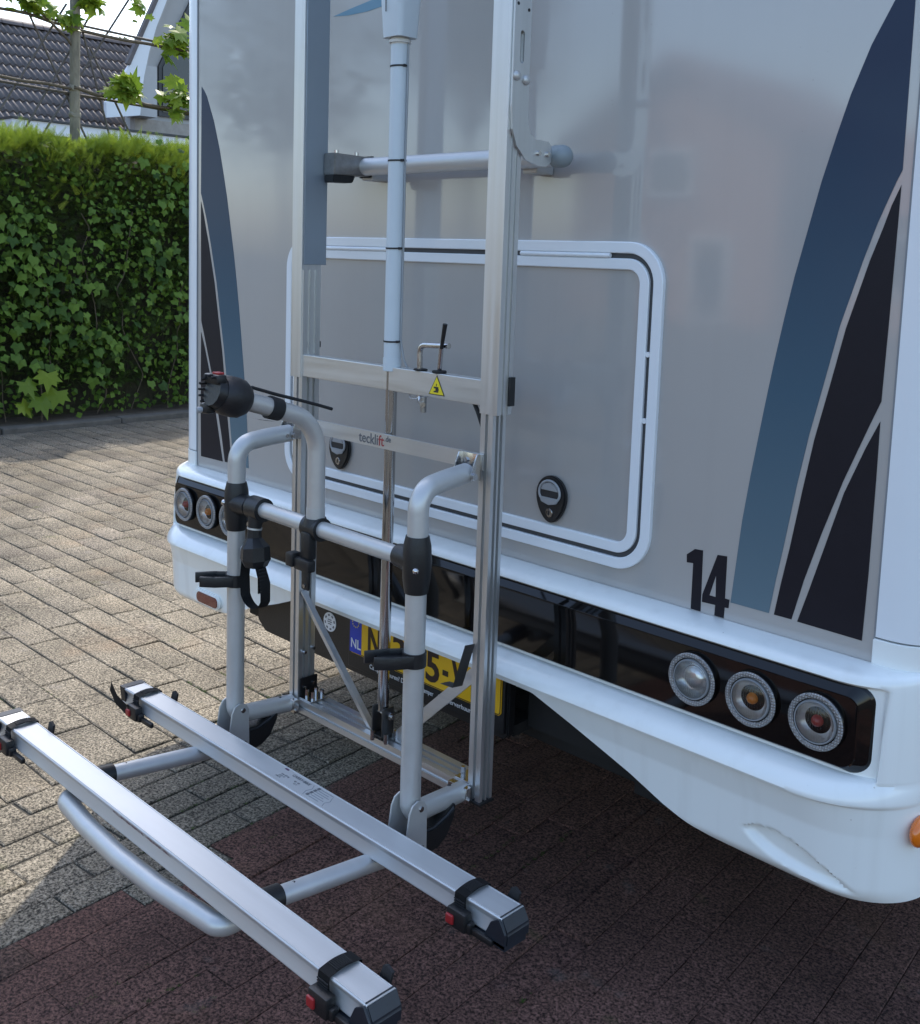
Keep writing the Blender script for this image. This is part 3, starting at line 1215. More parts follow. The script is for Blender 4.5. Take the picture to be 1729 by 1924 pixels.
# black lower valance that carries the number plate
val = prism('lower_valance', [(-0.675, 0.60), (-0.675, 0.43), (-0.64, 0.404), (-0.30, 0.402), (0.262, 0.402), (0.275, 0.415), (0.275, 0.60)], 'y', -0.036, -0.012, black_plastic, camper, bev=0.003)
box2('valance_return', (-0.67, -0.012, 0.405), (0.27, 0.07, 0.43), under_black, val, 0)
box2('inner_valance', (0.276, 0.03, 0.42), (0.72, 0.06, 0.62), under_black, camper, 0)
box2('inner_valance', (-0.72, 0.03, 0.42), (-0.676, 0.06, 0.62), under_black, camper, 0)
holder = box2('plate_holder', (-0.268, -0.043, 0.418), (0.268, -0.0365, 0.578), black_plastic, camper, 0.002)
plate = prism('number_plate', rrect(-0.259, 0.261, 0.458, 0.569, 0.010, 6), 'y', -0.0462, -0.0432, yellow_plate, camper, bev=0.0006)
prism('plate_border', rrect(-0.2575, 0.2595, 0.4595, 0.5675, 0.009, 6), 'y', -0.0466, -0.0461, plate_ink, plate, holes=[rrect(-0.2555, 0.2575, 0.4615, 0.5655, 0.008, 6)[::-1]], smooth=False)
prism('country_band', [(-0.2585, 0.4605), (-0.214, 0.4605), (-0.214, 0.5665), (-0.2585, 0.5665)], 'y', -0.0469, -0.0462, blue_plate, plate, smooth=False)
text_obj('country_code', 'NL', 0.034, white_ink, plate, (-0.2545, -0.0474, 0.473), (1, 0, 0), (0, 0, 1), 0.0003, sx=0.92, bold=0.0004)
bm = bmesh.new()
for k in range(12):
    a = 2 * math.pi * k / 12
    bmesh.ops.create_circle(bm, cap_ends=True, segments=6, radius=0.0022, matrix=Matrix.Translation((-0.2363 + 0.0125 * math.cos(a), -0.0472, 0.540 + 0.0125 * math.sin(a))) @ Matrix.Rotation(math.pi / 2, 4, 'X'))
from_bm('star_circle', bm, mat('star_yellow', (0.6, 0.5, 0.05), 0.5), plate, False)
for ch, xx, w in (('N', -0.165, 0.046), ('-', -0.118, 0.018), ('3', -0.0745, 0.044), ('8', -0.0155, 0.046), ('5', 0.0435, 0.045), ('-', 0.086, 0.018), ('V', 0.130, 0.050), ('L', 0.190, 0.040)):
    text_obj('plate_character', ch, 0.104 if ch != '-' else 0.085, plate_ink, plate, (xx - w / 2, -0.0470, 0.4725 if ch != '-' else 0.486), (1, 0, 0), (0, 0, 1), 0.0005, bold=0.0024, width=w)
for s_, xx, w in (('Camper te huren? Dan naar', -0.184, 0.172), ('Camper', 0.003, 0.042), ('Camperverhuur.nl', 0.060, 0.122)):
    text_obj('holder_lettering', s_, 0.0165, white_ink, holder, (xx, -0.0434, 0.4345), (1, 0, 0), (0, 0, 1), 0.0002, bold=0.0001, width=w)

# round white inspection sticker
stk = cyl('round_sticker', (-0.352, -0.0364, 0.508), (-0.352, -0.0375, 0.508), 0.0255, white_ink, val, 36)
bm = bmesh.new()
for k in range(8):
    a = 2 * math.pi * k / 8 + 0.2
    bm_box(bm, Vector((-0.352 + 0.0185 * math.cos(a), -0.0378, 0.508 + 0.0185 * math.sin(a))), (0.0045, 0.0005, 0.0068), 0, rot=Matrix.Rotation(-a, 3, 'Y'))
for zz, w in ((0.514, 0.014), (0.5085, 0.018), (0.503, 0.013)):
    bm_box(bm, Vector((-0.352, -0.0378, zz)), (w, 0.0005, 0.0025), 0)
from_bm('sticker_print', bm, grey_ink, stk, False)

# wheels (mostly hidden)
for wx in (-0.92, 0.92):
    for wy in (1.75, 5.4):
        wbm = bmesh.new()
        bm_cyl(wbm, (wx - 0.11, wy, 0.335), (wx + 0.11, wy, 0.335), 0.335, 40, bev=0.03)
        w_ = from_bm('wheel', wbm, tyre_mat, camper)
        cyl('rim', (wx - 0.112, wy, 0.335), (wx + 0.112, wy, 0.335), 0.2, rim_mat, w_, 30, bev=0.01)

# ------------------------------------------------------------------ wall mounted awning-style support tube
wt = thing('support_tube', 'horizontal silver tube with rounded grey end caps mounted across the rear wall', 'tube', (0.09, -0.03, 1.62))
ZT = 1.664
tube('tube', [(-0.30, -0.072, ZT), (0.375, -0.072, ZT)], 0.0205, silver_rail, wt, 28)
for ex, sg in ((0.375, 1), (-0.30, -1)):
    capb = bmesh.new()
    bm_cyl(capb, (ex - sg * 0.004, -0.072, ZT), (ex + sg * 0.014, -0.072, ZT), 0.0222, 28)
    r_ = bmesh.ops.create_uvsphere(capb, u_segments=24, v_segments=12, radius=0.0222)
    bmesh.ops.transform(capb, matrix=Matrix.Translation((ex + sg * 0.013, -0.072, ZT)), verts=r_['verts'])
    from_bm('end_cap', capb, mat('end_cap_grey', (0.24, 0.28, 0.30), 0.45), wt)
for bx_ in (-0.22, 0.29):
    box2('wall_foot', (bx_ - 0.02, -0.056, ZT - 0.03), (bx_ + 0.02, -0.0005, ZT + 0.012), silver, wt, 0.004)

# ------------------------------------------------------------------ lift
lift = thing('bike_lift', 'tall aluminium bike lift mast with electric actuator mounted on the rear wall', 'bike lift', (0.045, -0.2, 0.36))
YF = -0.222


def slot_profile(w, d, slots_front=1, slots_side=1, g=0.008, gd=0.007):
    """rectangular extrusion outline with grooves; origin at centre"""
    def side(n, length):
        pts = [(-length / 2, 0)]
        for k in range(n):
            c_ = -length / 2 + length * (k + 1) / (n + 1)
            pts += [(c_ - g / 2, 0), (c_ - g / 2, gd), (c_ + g / 2, gd), (c_ + g / 2, 0)]
        return pts
    out = []
    for (n, length, dist, ang) in ((slots_front, w, d / 2, 0), (slots_side, d, w / 2, 90), (slots_front, w, d / 2, 180), (slots_side, d, w / 2, 270)):
        a = math.radians(ang)
        for (t, inn) in side(n, length):
            x, y = t, -dist + inn
            out.append((x * math.cos(a) - y * math.sin(a), x * math.sin(a) + y * math.cos(a)))
    return out


def extrusion(name, cx, cy, w, d, z0, z1, parent, sf, ss, g=0.008, gd=0.007, m=alu):
    prof = [(cx + x, cy + y) for x, y in slot_profile(w, d, sf, ss, g, gd)]
    return prism(name, prof, 'z', z0, z1, m, parent, smooth=False)


# fixed outer guides
XL, XR = -0.2645, 0.3535
gr = extrusion('guide_rail', XR, YF + 0.021, 0.046, 0.042, 1.158, 2.55, lift, 0, 2, 0.006, 0.004)
box2('guide_end_cap', (XR + 0.0235, YF + 0.028, 1.175), (XR + 0.029, YF + 0.044, 1.232), black_plastic, gr, 0.001)
gl_ = extrusion('guide_rail', XL - 0.003, YF + 0.028, 0.038, 0.056, 1.17, 2.55, lift, 0, 0, 0.006, 0.004)
box2('side_cover', (XL + 0.0162, YF + 0.004, 1.432), (XL + 0.0195, YF + 0.068, 2.55), mat('blue_grey_cover', (0.30, 0.35, 0.40), 0.4, metal=0.6), gl_, 0.0008)
for zz in (1.246, 1.206):
    for yy in (YF + 0.012, YF + 0.052):
        box('end_stop', (XL + 0.0175, yy, zz), (0.003, 0.009, 0.014), seam_black, gl_, 0)
box2('dark_slot', (XL + 0.0163, YF + 0.010, 1.262), (XL + 0.0176, YF + 0.017, 1.385), seam_black, gl_, 0)
cb = box2('cross_bar', (XL + 0.017, YF + 0.004, 1.1725), (XR - 0.024, YF + 0.03, 1.2235), alu_x, lift, 0.0015)
# warning triangle
wx_, wz_ = 0.2045, 1.199
box_t = prism('warning_sticker', [(wx_ - 0.0235, wz_ - 0.020), (wx_ + 0.0235, wz_ - 0.020), (wx_, wz_ + 0.021)], 'y', YF + 0.0033, YF + 0.0045, seam_black, cb, smooth=False)
prism('warning_field', [(wx_ - 0.0205, wz_ - 0.0182), (wx_ + 0.0205, wz_ - 0.0182), (wx_, wz_ + 0.0178)], 'y', YF + 0.0028, YF + 0.0034, yellow_ink, cb, smooth=False)
bm = bmesh.new()
bm_box(bm, Vector((wx_ - 0.001, YF + 0.0026, wz_ - 0.0045)), (0.013, 0.0006, 0.0035), 0)
bm_box(bm, Vector((wx_ + 0.002, YF + 0.0026, wz_ - 0.0085)), (0.009, 0.0006, 0.005), 0)
bm_box(bm, Vector((wx_ - 0.001, YF + 0.0026, wz_ - 0.0128)), (0.013, 0.0006, 0.003), 0)
bm_box(bm, Vector((wx_, YF + 0.0026, wz_ + 0.001)), (0.0015, 0.0006, 0.005), 0)
from_bm('warning_symbol', bm, seam_black, cb, False)

# clamp plate between mast and wall tube on the right with slots
PX = XR + 0.0235
bpoly = [(YF + 0.004, 2.55), (YF + 0.050, 2.55), (YF + 0.050, 1.745), (YF + 0.052, 1.715), (YF + 0.060, 1.698), (YF + 0.075, 1.690), (YF + 0.116, 1.688), (YF + 0.124, 1.680), (YF + 0.124, 1.650),
         (YF + 0.110, 1.641), (YF + 0.085, 1.640), (YF + 0.050, 1.648), (YF + 0.022, 1.672), (YF + 0.008, 1.702), (YF + 0.004, 1.745)]


def slot_hole(yc, z0, z1, r):
    return [(yc + r * math.cos(a), z0 + r * math.sin(a)) for a in [math.radians(180 + 18 * k) for k in range(11)]] + \
           [(yc + r * math.cos(a), z1 + r * math.sin(a)) for a in [math.radians(18 * k) for k in range(11)]]


ba = prism('mounting_plate', bpoly, 'x', PX, PX + 0.005, alu, lift, holes=[slot_hole(YF + 0.027, 1.830, 1.878, 0.0058)[::-1], slot_hole(YF + 0.027, 1.955, 2.02, 0.0058)[::-1]], smooth=False)
for yy, zz in ((YF + 0.014, 1.800), (YF + 0.040, 1.795)):
    bm = bmesh.new()
    r_ = bmesh.ops.create_uvsphere(bm, u_segments=18, v_segments=10, radius=0.0095)
    bmesh.ops.transform(bm, matrix=Matrix.Translation((PX + 0.006, yy, zz)) @ Matrix.Diagonal((0.7, 1, 1, 1)), verts=bm.verts)
    from_bm('bolt_cover', bm, silver, ba)
for yy, zz in ((YF + 0.012, 1.93), (YF + 0.042, 1.923)):
    cyl('bolt_hole', (PX + 0.0046, yy, zz), (PX + 0.0056, yy, zz), 0.0032, seam_black, ba, 12)
for yy in (YF + 0.084, YF + 0.112):
    cyl('bolt', (PX + 0.004, yy, 1.664), (PX + 0.010, yy, 1.664), 0.0055, steel, ba, 10, bev=0.001)
# left clamp
lc = thing('tube_clamp', 'small steel clamp with bolts joining the left mast to the wall tube', 'clamp', (-0.22, -0.15, 1.66))
prism('clamp_body', [(-0.166, 1.640), (-0.166, 1.689), (-0.056, 1.687), (-0.052, 1.678), (-0.052, 1.650), (-0.060, 1.642)], 'x', -0.245, -0.205, mat('dull_steel', (0.30, 0.29, 0.28), 0.35, metal=0.9, var=0.2, vscale=50), lc, bev=0.002)
prism('rubber_pad', [(-0.056, 1.640), (-0.050, 1.640), (-0.050, 1.690), (-0.056, 1.690)], 'x', -0.247, -0.203, black_rubber, lc)
prism('clamp_foot', [(-0.166, 1.622), (-0.166, 1.6405), (-0.100, 1.6405), (-0.108, 1.624)], 'x', -0.242, -0.208, black_plastic, lc, bev=0.002)
for yy in (-0.145, -0.085):
    cyl('bolt', (-0.225, yy, 1.686), (-0.225, yy, 1.697), 0.005, steel, lc, 10)

# actuator
AX, AY = 0.053, -0.206
cyl('actuator_tube', (AX, AY, 1.222), (AX, AY, 1.905), 0.0187, act_white, lift, 32)
cyl('actuator_lower_ring', (AX, AY, 1.214), (AX, AY, 1.243), 0.0198, act_white, lift, 32, bev=0.001)
cyl('actuator_collar', (AX, AY, 1.892), (AX, AY, 1.904), 0.0225, mat('collar_cream', (0.62, 0.60, 0.55), 0.45), lift, 32, bev=0.003)
mbm = bmesh.new()
for z0_, w0, d0, z1_, w1, d1 in ((1.905, 0.058, 0.055, 1.97, 0.066, 0.062), (1.97, 0.066, 0.062, 2.25, 0.072, 0.070)):
    pa = rrect(AX - w0 / 2, AX + w0 / 2, AY - d0 / 2, AY + d0 / 2, 0.012, 5)
    pb = rrect(AX - w1 / 2, AX + w1 / 2, AY - d1 / 2, AY + d1 / 2, 0.013, 5)
    va = [mbm.verts.new((p_[0], p_[1], z0_)) for p_ in pa]
    vb = [mbm.verts.new((p_[0], p_[1], z1_)) for p_ in pb]
    for k in range(len(va)):
        mbm.faces.new((va[k], va[(k + 1) % len(va)], vb[(k + 1) % len(va)], vb[k]))
    mbm.faces.new(va)
    mbm.faces.new(vb)
bmesh.ops.recalc_face_normals(mbm, faces=mbm.faces[:])
mo = from_bm('actuator_motor', mbm, act_white, lift)
tube('motor_seam', [(AX - 0.010, AY - 0.0322, 1.955), (AX - 0.011, AY - 0.0338, 2.05)], 0.0009, seam_black, mo, 6)
for zz in (1.849, 1.657, 1.475, 1.278):
    t_ = lathe('cable_tie', [(0.0189, -0.0018), (0.0199, -0.0018), (0.0199, 0.0018), (0.0189, 0.0018)], seam_black, lift, 28)
    t_.rotation_euler = (math.pi / 2 + 0.04, 0.0, 0)
    t_.location = (AX, AY, zz)
    box('tie_head', (0.0196, 0.0, 0.004), (0.006, 0.005, 0.006), seam_black, t_, 0.0005)
tube('cable', [(AX + 0.0187, AY + 0.006, 1.90), (AX + 0.0225, AY + 0.004, 1.80), (AX + 0.0205, AY + 0.004, 1.66), (AX + 0.022, AY + 0.004, 1.56), (AX + 0.0215, AY + 0.004, 1.28), (AX + 0.030, AY + 0.006, 1.24), (AX + 0.036, AY + 0.012, 1.222)],
     0.0022, mat('grey_cable', (0.30, 0.32, 0.33), 0.5), lift, 8, 0.03)
rod = cyl('actuator_rod', (AX - 0.002, AY, 0.452), (AX, AY, 1.222), 0.0125, mat('polished_rod', (0.50, 0.50, 0.50), 0.14, metal=1.0, rvar=0.05, vscale=40), lift, 32)
fork = bmesh.new()
for dx in (-0.0165, 0.0165):
    bm_box(fork, Vector((AX - 0.002 + dx, AY, 0.425)), (0.004, 0.034, 0.072), 0.001)
bm_box(fork, Vector((AX - 0.002, AY, 0.394)), (0.037, 0.034, 0.005), 0.001)
fk = from_bm('rod_bracket', fork, mat('dark_steel', (0.09, 0.09, 0.09), 0.35, metal=0.8), lift)
cyl('pivot_bolt', (AX - 0.032, AY, 0.444), (AX + 0.032, AY, 0.444), 0.0048, steel, fk, 12)
for sx_ in (-0.024, 0.024):
    cyl('nut', (AX - 0.002 + sx_ - 0.004, AY, 0.444), (AX - 0.002 + sx_ + 0.004, AY, 0.444), 0.0088, steel, fk, 6)
for dx, dy in ((-0.006, -0.026), (0.03, -0.018), (0.03, 0.012), (-0.028, 0.012)):
    cyl('anchor_bolt', (AX + dx, AY + dy, 0.388), (AX + dx, AY + dy, 0.410), 0.0048, steel, fk, 8)

# locking hook over the cross bar
hk = thing('locking_hook', 'bent stainless steel rod lock hooked over the upper lift cross bar', 'hook', (0.16, -0.19, 1.15))
hy = YF + 0.014
tube('hook_rod', [(0.143, hy, 1.168), (0.140, hy, 1.277), (0.226, hy, 1.281)], 0.0062, steel, hk, 14, 0.016)
tube('hook_foot', [(0.146, hy, 1.170), (0.150, hy - 0.004, 1.158), (0.185, hy - 0.030, 1.158)], 0.0055, steel, hk, 14, 0.010)
tube('spindle', [(0.200, hy, 1.224), (0.214, hy - 0.010, 1.276)], 0.0048, steel, hk, 12)
tube('spindle_grip', [(0.212, hy - 0.009, 1.268), (0.229, hy - 0.016, 1.326)], 0.0036, black_plastic, hk, 12, radii=[0.0036, 0.005])
cyl('washer', (0.200, hy, 1.2236), (0.200, hy, 1.2285), 0.0155, black_rubber, hk, 20, bev=0.001)
cyl('washer', (0.144, hy, 1.2236), (0.144, hy, 1.227), 0.0150, black_rubber, hk, 20, bev=0.001)
cyl('spindle_end', (0.172, hy - 0.016, 1.172), (0.172, hy - 0.016, 1.140), 0.0068, mat('grey_steel', (0.32, 0.31, 0.30), 0.35, metal=0.9), hk, 14, bev=0.001)
tube('wire_loop', [(0.112, hy, 1.172), (0.122, hy - 0.006, 1.163), (0.14, hy - 0.006, 1.163), (0.145, hy, 1.172)], 0.0012, steel, hk, 8, 0.006)

# moving frame
PZ0 = 0.360
for px, nm in ((XL, 'left'), (XR, 'right')):
    po = extrusion('sliding_post', px + (0.004 if nm == 'left' else -0.005), YF + (0.027 if nm == 'left' else 0.021), 0.033, 0.050 if nm == 'left' else 0.037, PZ0, 1.42, lift, 1, 2, 0.0075, 0.008)
    box2('post_foot', (px - 0.02, YF - 0.002, PZ0 - 0.006), (px + 0.016, YF + 0.042, PZ0 - 0.0005), black_plastic, po, 0.001)
bar = bmesh.new()
prof = [(YF + 0.030 + x, 0.3715 + y) for x, y in slot_profile(0.060, 0.033, 2, 1, 0.007, 0.006)]
bm_prism(bar, prof, 'x', XL + 0.022, XR - 0.018)
bb_ = from_bm('bottom_bar', bar, alu_x, lift, False)
tb = prism('name_bar', [(YF - 0.004, 1.046), (YF - 0.004, 1.078), (YF + 0.0, 1.0785), (YF + 0.0, 1.046)], 'x', XL - 0.012, XR - 0.006, alu_x, lift, smooth=False)
tb['label'] = 'flat aluminium bar lettered tecklift'
xcur = -0.028
for s_, m_, w_, z_, sz_ in (('teckli', grey_ink, 0.0635, 1.0515, 0.0325), ('ft', red_ink, 0.0185, 1.0515, 0.0325), ('.de', grey_ink, 0.0200, 1.063, 0.0175)):
    t_ = text_obj('lettering', s_, sz_, m_, tb, (xcur, YF - 0.0044, z_), (1, 0, 0), (0, 0, 1), 0.0002, bold=0.0003, width=w_)
    xcur += w_ + 0.0018
tube('hinge_cable', [(0.297, YF + 0.02, 1.172), (0.310, YF + 0.018, 1.155), (0.328, YF + 0.02, 1.115), (0.333, YF + 0.03, 1.08)], 0.0045, black_rubber, lift, 10, 0.03)
tube('cable_tail', [(0.335, YF + 0.06, 0.90), (0.322, YF + 0.055, 0.862), (0.308, YF + 0.05, 0.842)], 0.0042, black_rubber, lift, 10, 0.02)
# diagonal braces: flat bars
def flat_brace(name, a, b_, y0, y1, w, m, parent):
    a, b_ = Vector(a), Vector(b_)
    d = (b_ - a).normalized()
    nn = Vector((-d.y, d.x)) * w / 2
    return prism(name, [tuple(a + nn), tuple(b_ + nn), tuple(b_ - nn), tuple(a - nn)], 'y', y0, y1, m, parent, smooth=False)


flat_brace('brace', (XL + 0.008, 0.648), (0.022, 0.380), YF + 0.020, YF + 0.023, 0.026, alu_x, lift)
flat_brace('brace_edge', (XL + 0.022, 0.654), (0.034, 0.388), YF + 0.006, YF + 0.020, 0.003, alu_x, lift)
flat_brace('brace', (0.072, 0.382), (XR - 0.010, 0.640), YF + 0.028, YF + 0.031, 0.026, alu_x, lift)
cp = box2('corner_plate', (XL + 0.0225, YF + 0.006, 0.388), (XL + 0.0255, YF + 0.058, 0.436), mat('blackened_steel', (0.03, 0.03, 0.032), 0.35, metal=0.7), lift, 0.001)
for yy, zz in ((0.018, 0.412), (0.045, 0.418), (0.018, 0.50), (0.045, 0.505)):
    cyl('screw', (XL + 0.0212, YF + yy, zz), (XL + 0.029, YF + yy, zz), 0.0042, steel, cp, 10)
for cx_ in (XL + 0.048, XR - 0.040):
    cq = box2('corner_bracket', (cx_ - 0.022, YF + 0.004, 0.3885), (cx_ + 0.022, YF + 0.056, 0.3915), steel, lift, 0.0005)
    for dx, dy in ((-0.011, 0.018), (0.012, 0.018), (-0.006, 0.042), (0.014, 0.044)):
        cyl('hex_bolt', (cx_ + dx, YF + dy, 0.391), (cx_ + dx, YF + dy, 0.411), 0.0052, steel, cq, 6)
# bent black strap bracket in front of the plate
sb = bmesh.new()
sp = [(0.336, -0.232, 0.690), (0.295, -0.222, 0.586), (0.258, -0.222, 0.584)]
for i in range(2):
    a, b_ = Vector(sp[i]), Vector(sp[i + 1])
    wv = Vector((0.25, 0.97, 0)).normalized() * 0.012
    vs_ = [sb.verts.new(p_) for p_ in (a - wv, b_ - wv, b_ + wv, a + wv)]
    sb.faces.new(vs_)
bmesh.ops.solidify(sb, geom=sb.faces[:], thickness=0.003)
from_bm('bent_strap', sb, mat('galvanised_strap', (0.22, 0.22, 0.22), 0.4, metal=0.8), lift, False)

# hinge brackets that carry the folding carrier
for px, sgn in ((-0.261, 1), (0.318, 1)):
    hb = bmesh.new()
    bm_box(hb, Vector((px, YF - 0.0055, 1.052)), (0.050, 0.003, 0.052), 0.0008)
    for dx in (-0.0245, 0.0245):
        bm_prism(hb, [(YF - 0.007, 1.078), (YF - 0.016, 1.078), (YF - 0.032, 1.043), (YF - 0.032, 1.030), (YF - 0.007, 1.026)], 'x', px + dx - 0.0015, px + dx + 0.0015)
    hbo = from_bm('upper_bracket', hb, steel, lift)
    for dx in (-0.012, 0.013):
        cyl('bracket_screw', (px + dx, YF - 0.007, 1.063), (px + dx, YF - 0.011, 1.063), 0.0048, steel, hbo, 8)
    cyl('pivot_bolt', (px - 0.031, YF - 0.026, 1.036), (px + 0.031, YF - 0.026, 1.036), 0.0042, steel, hbo, 10)
    for dx in (-0.029, 0.029):
        cyl('nut', (px + dx - 0.003, YF - 0.026, 1.036), (px + dx + 0.003, YF - 0.026, 1.036), 0.0075, steel, hbo, 6)

# ------------------------------------------------------------------ bike carrier
car = thing('bike_carrier', 'folded-out silver tube bicycle carrier hung on the lift with two wheel rails', 'bike carrier', (0.045, -0.55, 0.30))
TL, TR, TY, TRAD = -0.2635, 0.3355, -0.385, 0.0203
for tx, bx_ in ((TL, -0.261), (TR, 0.318)):
    up = fillet([(bx_, YF - 0.020, 1.0385), (bx_ + (tx - bx_) * 0.5, -0.305, 1.0345), (tx, TY, 1.025), (tx, TY, 0.405), (tx, TY + 0.012, 0.385), (bx_ + (tx - bx_) * 0.2, YF - 0.004, 0.372)],
                [0.2, 0.085, 0.02, 0.045], 10)
    bm = bmesh.new()
    bm_tube(bm, up, TRAD, 24)
    ft = from_bm('frame_tube', bm, silver, car, angle=60)
    cyl('end_insert', (bx_, YF - 0.022, 1.0385), (bx_, YF - 0.012, 1.038), 0.0165, grey_plastic, ft, 20)
    cyl('screw', (bx_ + TRAD - 0.001, -0.263, 1.036), (bx_ + TRAD + 0.002, -0.263, 1.036), 0.0042, steel, ft, 10)
    cyl('hole', (bx_, YF - 0.038, 0.3745 + TRAD - 0.0003), (bx_, YF - 0.038, 0.3745 + TRAD + 0.0006), 0.0042, seam_black, ft, 10)
    # lower knuckle: two plates, black end shoe
    for dx in (-0.0255, 0.0255):
        kp = [(TY - 0.040, 0.305), (TY - 0.026, 0.403), (TY - 0.018, 0.418), (TY - 0.004, 0.424), (TY + 0.012, 0.418), (TY + 0.020, 0.404), (TY + 0.022, 0.305)]
        k_ = prism('knuckle_plate', kp, 'x', tx + dx - 0.002, tx + dx + 0.002, silver, car, bev=0.0008)
        cyl('rivet', (tx + dx - 0.004, TY + 0.004, 0.405), (tx + dx + 0.0045, TY + 0.004, 0.405), 0.0058, steel, k_, 14, bev=0.001)
        cyl('rivet', (tx + dx - 0.004, TY + 0.008, 0.325), (tx + dx + 0.0045, TY + 0.008, 0.325), 0.0055, steel, k_, 14, bev=0.001)
    shoe = bmesh.new()
    bm_prism(shoe, [(TY + 0.018, 0.300), (TY + 0.018, 0.352), (TY + 0.050, 0.350), (TY + 0.085, 0.362), (TY + 0.112, 0.378), (TY + 0.108, 0.350), (TY + 0.088, 0.315), (TY + 0.060, 0.296)], 'x', tx - 0.021, tx + 0.021)
    es = [e for e in shoe.edges if e.calc_face_angle() > 0.5]
    bmesh.ops.bevel(shoe, geom=es, offset=0.006, segments=3, affect='EDGES')
    from_bm('end_shoe', shoe, black_plastic, car)
    box2('lower_socket', (bx_ - 0.026, YF - 0.016, 0.356), (bx_ + 0.028, YF - 0.001, 0.388), steel, car, 0.001)
    cyl('socket_bolt', (bx_ - 0.034, YF - 0.012, 0.365), (bx_ + 0.036, YF - 0.012, 0.365), 0.0045, steel, car, 10)

# cross tube with black tee joints
HZB = 0.8915
tube('cross_tube', [(TL + 0.01, TY, HZB + 0.004), (TR - 0.01, TY, HZB - 0.002)], 0.0172, silver, car, 24)


def tee(name, x, sgn, z):
    bm = bmesh.new()
    prof = []
    path = [(x, TY, z + 0.048), (x, TY, z + 0.03), (x, TY, z), (x, TY, z - 0.035), (x, TY, z - 0.062)]
    bm_tube(bm, path, 0.0255, 24, True, [0.0225, 0.0265, 0.0285, 0.0265, 0.0225])
    path2 = [(x, TY, z), (x + sgn * 0.03, TY, z), (x + sgn * 0.052, TY, z)]
    bm_tube(bm, path2, 0.0235, 24, True, [0.0285, 0.0245, 0.0215])
    return from_bm(name, bm, black_plastic, car, angle=50)


for tx, sgn in ((TL, 1), (TR, -1)):
    te = tee('tee_joint', tx, sgn, HZB)
    bm = bmesh.new()
    r_ = bmesh.ops.create_uvsphere(bm, u_segments=14, v_segments=8, radius=0.0065)
    off = Vector((tx + 0.020, TY - 0.0215, HZB - 0.012)) if sgn < 0 else Vector((tx - 0.012, TY - 0.0255, HZB + 0.002))
    bmesh.ops.transform(bm, matrix=Matrix.Translation(off), verts=bm.verts)
    from_bm('tee_rivet', bm, steel, te)

# second black collar with a short hanging bike clamp and strap loop
cx_ = -0.178
bm = bmesh.new()
bm_tube(bm, [(cx_ - 0.022, TY, HZB + 0.002), (cx_ + 0.022, TY, HZB + 0.002)], 0.0265, 22)
bm_tube(bm, [(cx_, TY - 0.004, HZB - 0.004), (cx_, TY - 0.010, HZB - 0.040)], 0.016, 18, True, [0.019, 0.015])
bc = from_bm('short_bike_clamp', bm, black_plastic, car, angle=50)
cyl('clamp_collar', (cx_, TY - 0.0095, HZB - 0.039), (cx_, TY - 0.010, HZB - 0.043), 0.0168, silver, bc, 20)
cyl('clamp_rivet', (cx_ - 0.008, TY - 0.0195, HZB - 0.032), (cx_ - 0.008, TY - 0.0225, HZB - 0.032), 0.006, steel, bc, 12, bev=0.001)
hd = bmesh.new()
bm_tube(hd, [(cx_, TY - 0.010, HZB - 0.043), (cx_, TY - 0.011, HZB - 0.062), (cx_ + 0.007, TY - 0.012, HZB - 0.082), (cx_ + 0.008, TY - 0.012, HZB - 0.108), (cx_ + 0.008, TY - 0.012, HZB - 0.124)], 0.02, 8, True, [0.016, 0.017, 0.032, 0.034, 0.026])
from_bm('clamp_head', hd, black_plastic, bc, angle=25)
cyl('clamp_knob', (cx_ - 0.036, TY - 0.012, HZB - 0.095), (cx_ - 0.026, TY - 0.012, HZB - 0.095), 0.011, grey_plastic, bc, 14)


def strap_band(name, pts, width_dir, w, t, m, parent):
    bm = bmesh.new()
    pts = [Vector(p_) for p_ in pts]
    wd = Vector(width_dir).normalized() * w / 2
    rows = [(bm.verts.new(p_ - wd), bm.verts.new(p_ + wd)) for p_ in pts]
    for i in range(len(rows) - 1):
        bm.faces.new((rows[i][0], rows[i + 1][0], rows[i + 1][1], rows[i][1]))
    bmesh.ops.solidify(bm, geom=bm.faces[:], thickness=t)
    bmesh.ops.recalc_face_normals(bm, faces=bm.faces[:])
    return from_bm(name, bm, m, parent, angle=50)


lp = []
for k in range(19):
    a = math.radians(205 + (335 - 205) * k / 18)
    lp.append((cx_ + 0.008 + 0.040 * math.cos(a) * 1.05, TY - 0.012, HZB - 0.180 + 0.040 * math.sin(a)))
lp = [(cx_ - 0.027, TY - 0.012, HZB - 0.115), (cx_ - 0.033, TY - 0.012, HZB - 0.155)] + lp + [(cx_ + 0.046, TY - 0.012, HZB - 0.155), (cx_ + 0.024, TY - 0.012, HZB - 0.115)]
strap_band('strap_loop', lp, (0.25, 1, 0), 0.023, 0.0035, black_rubber, bc)
strap_band('strap_tail', [(cx_ + 0.020, TY - 0.014, HZB - 0.118), (cx_ + 0.033, TY - 0.014, HZB - 0.145), (cx_ + 0.034, TY - 0.014, HZB - 0.180)], (0, 1, 0), 0.019, 0.003, black_rubber, bc)
tee_ridge = bmesh.new()
for k in range(7):
    bm_box(tee_ridge, Vector((cx_ + 0.037 + 0.001 * k, TY - 0.014, HZB - 0.125 - 0.008 * k)), (0.003, 0.018, 0.003), 0)
from_bm('strap_teeth', tee_ridge, black_rubber, bc, False)

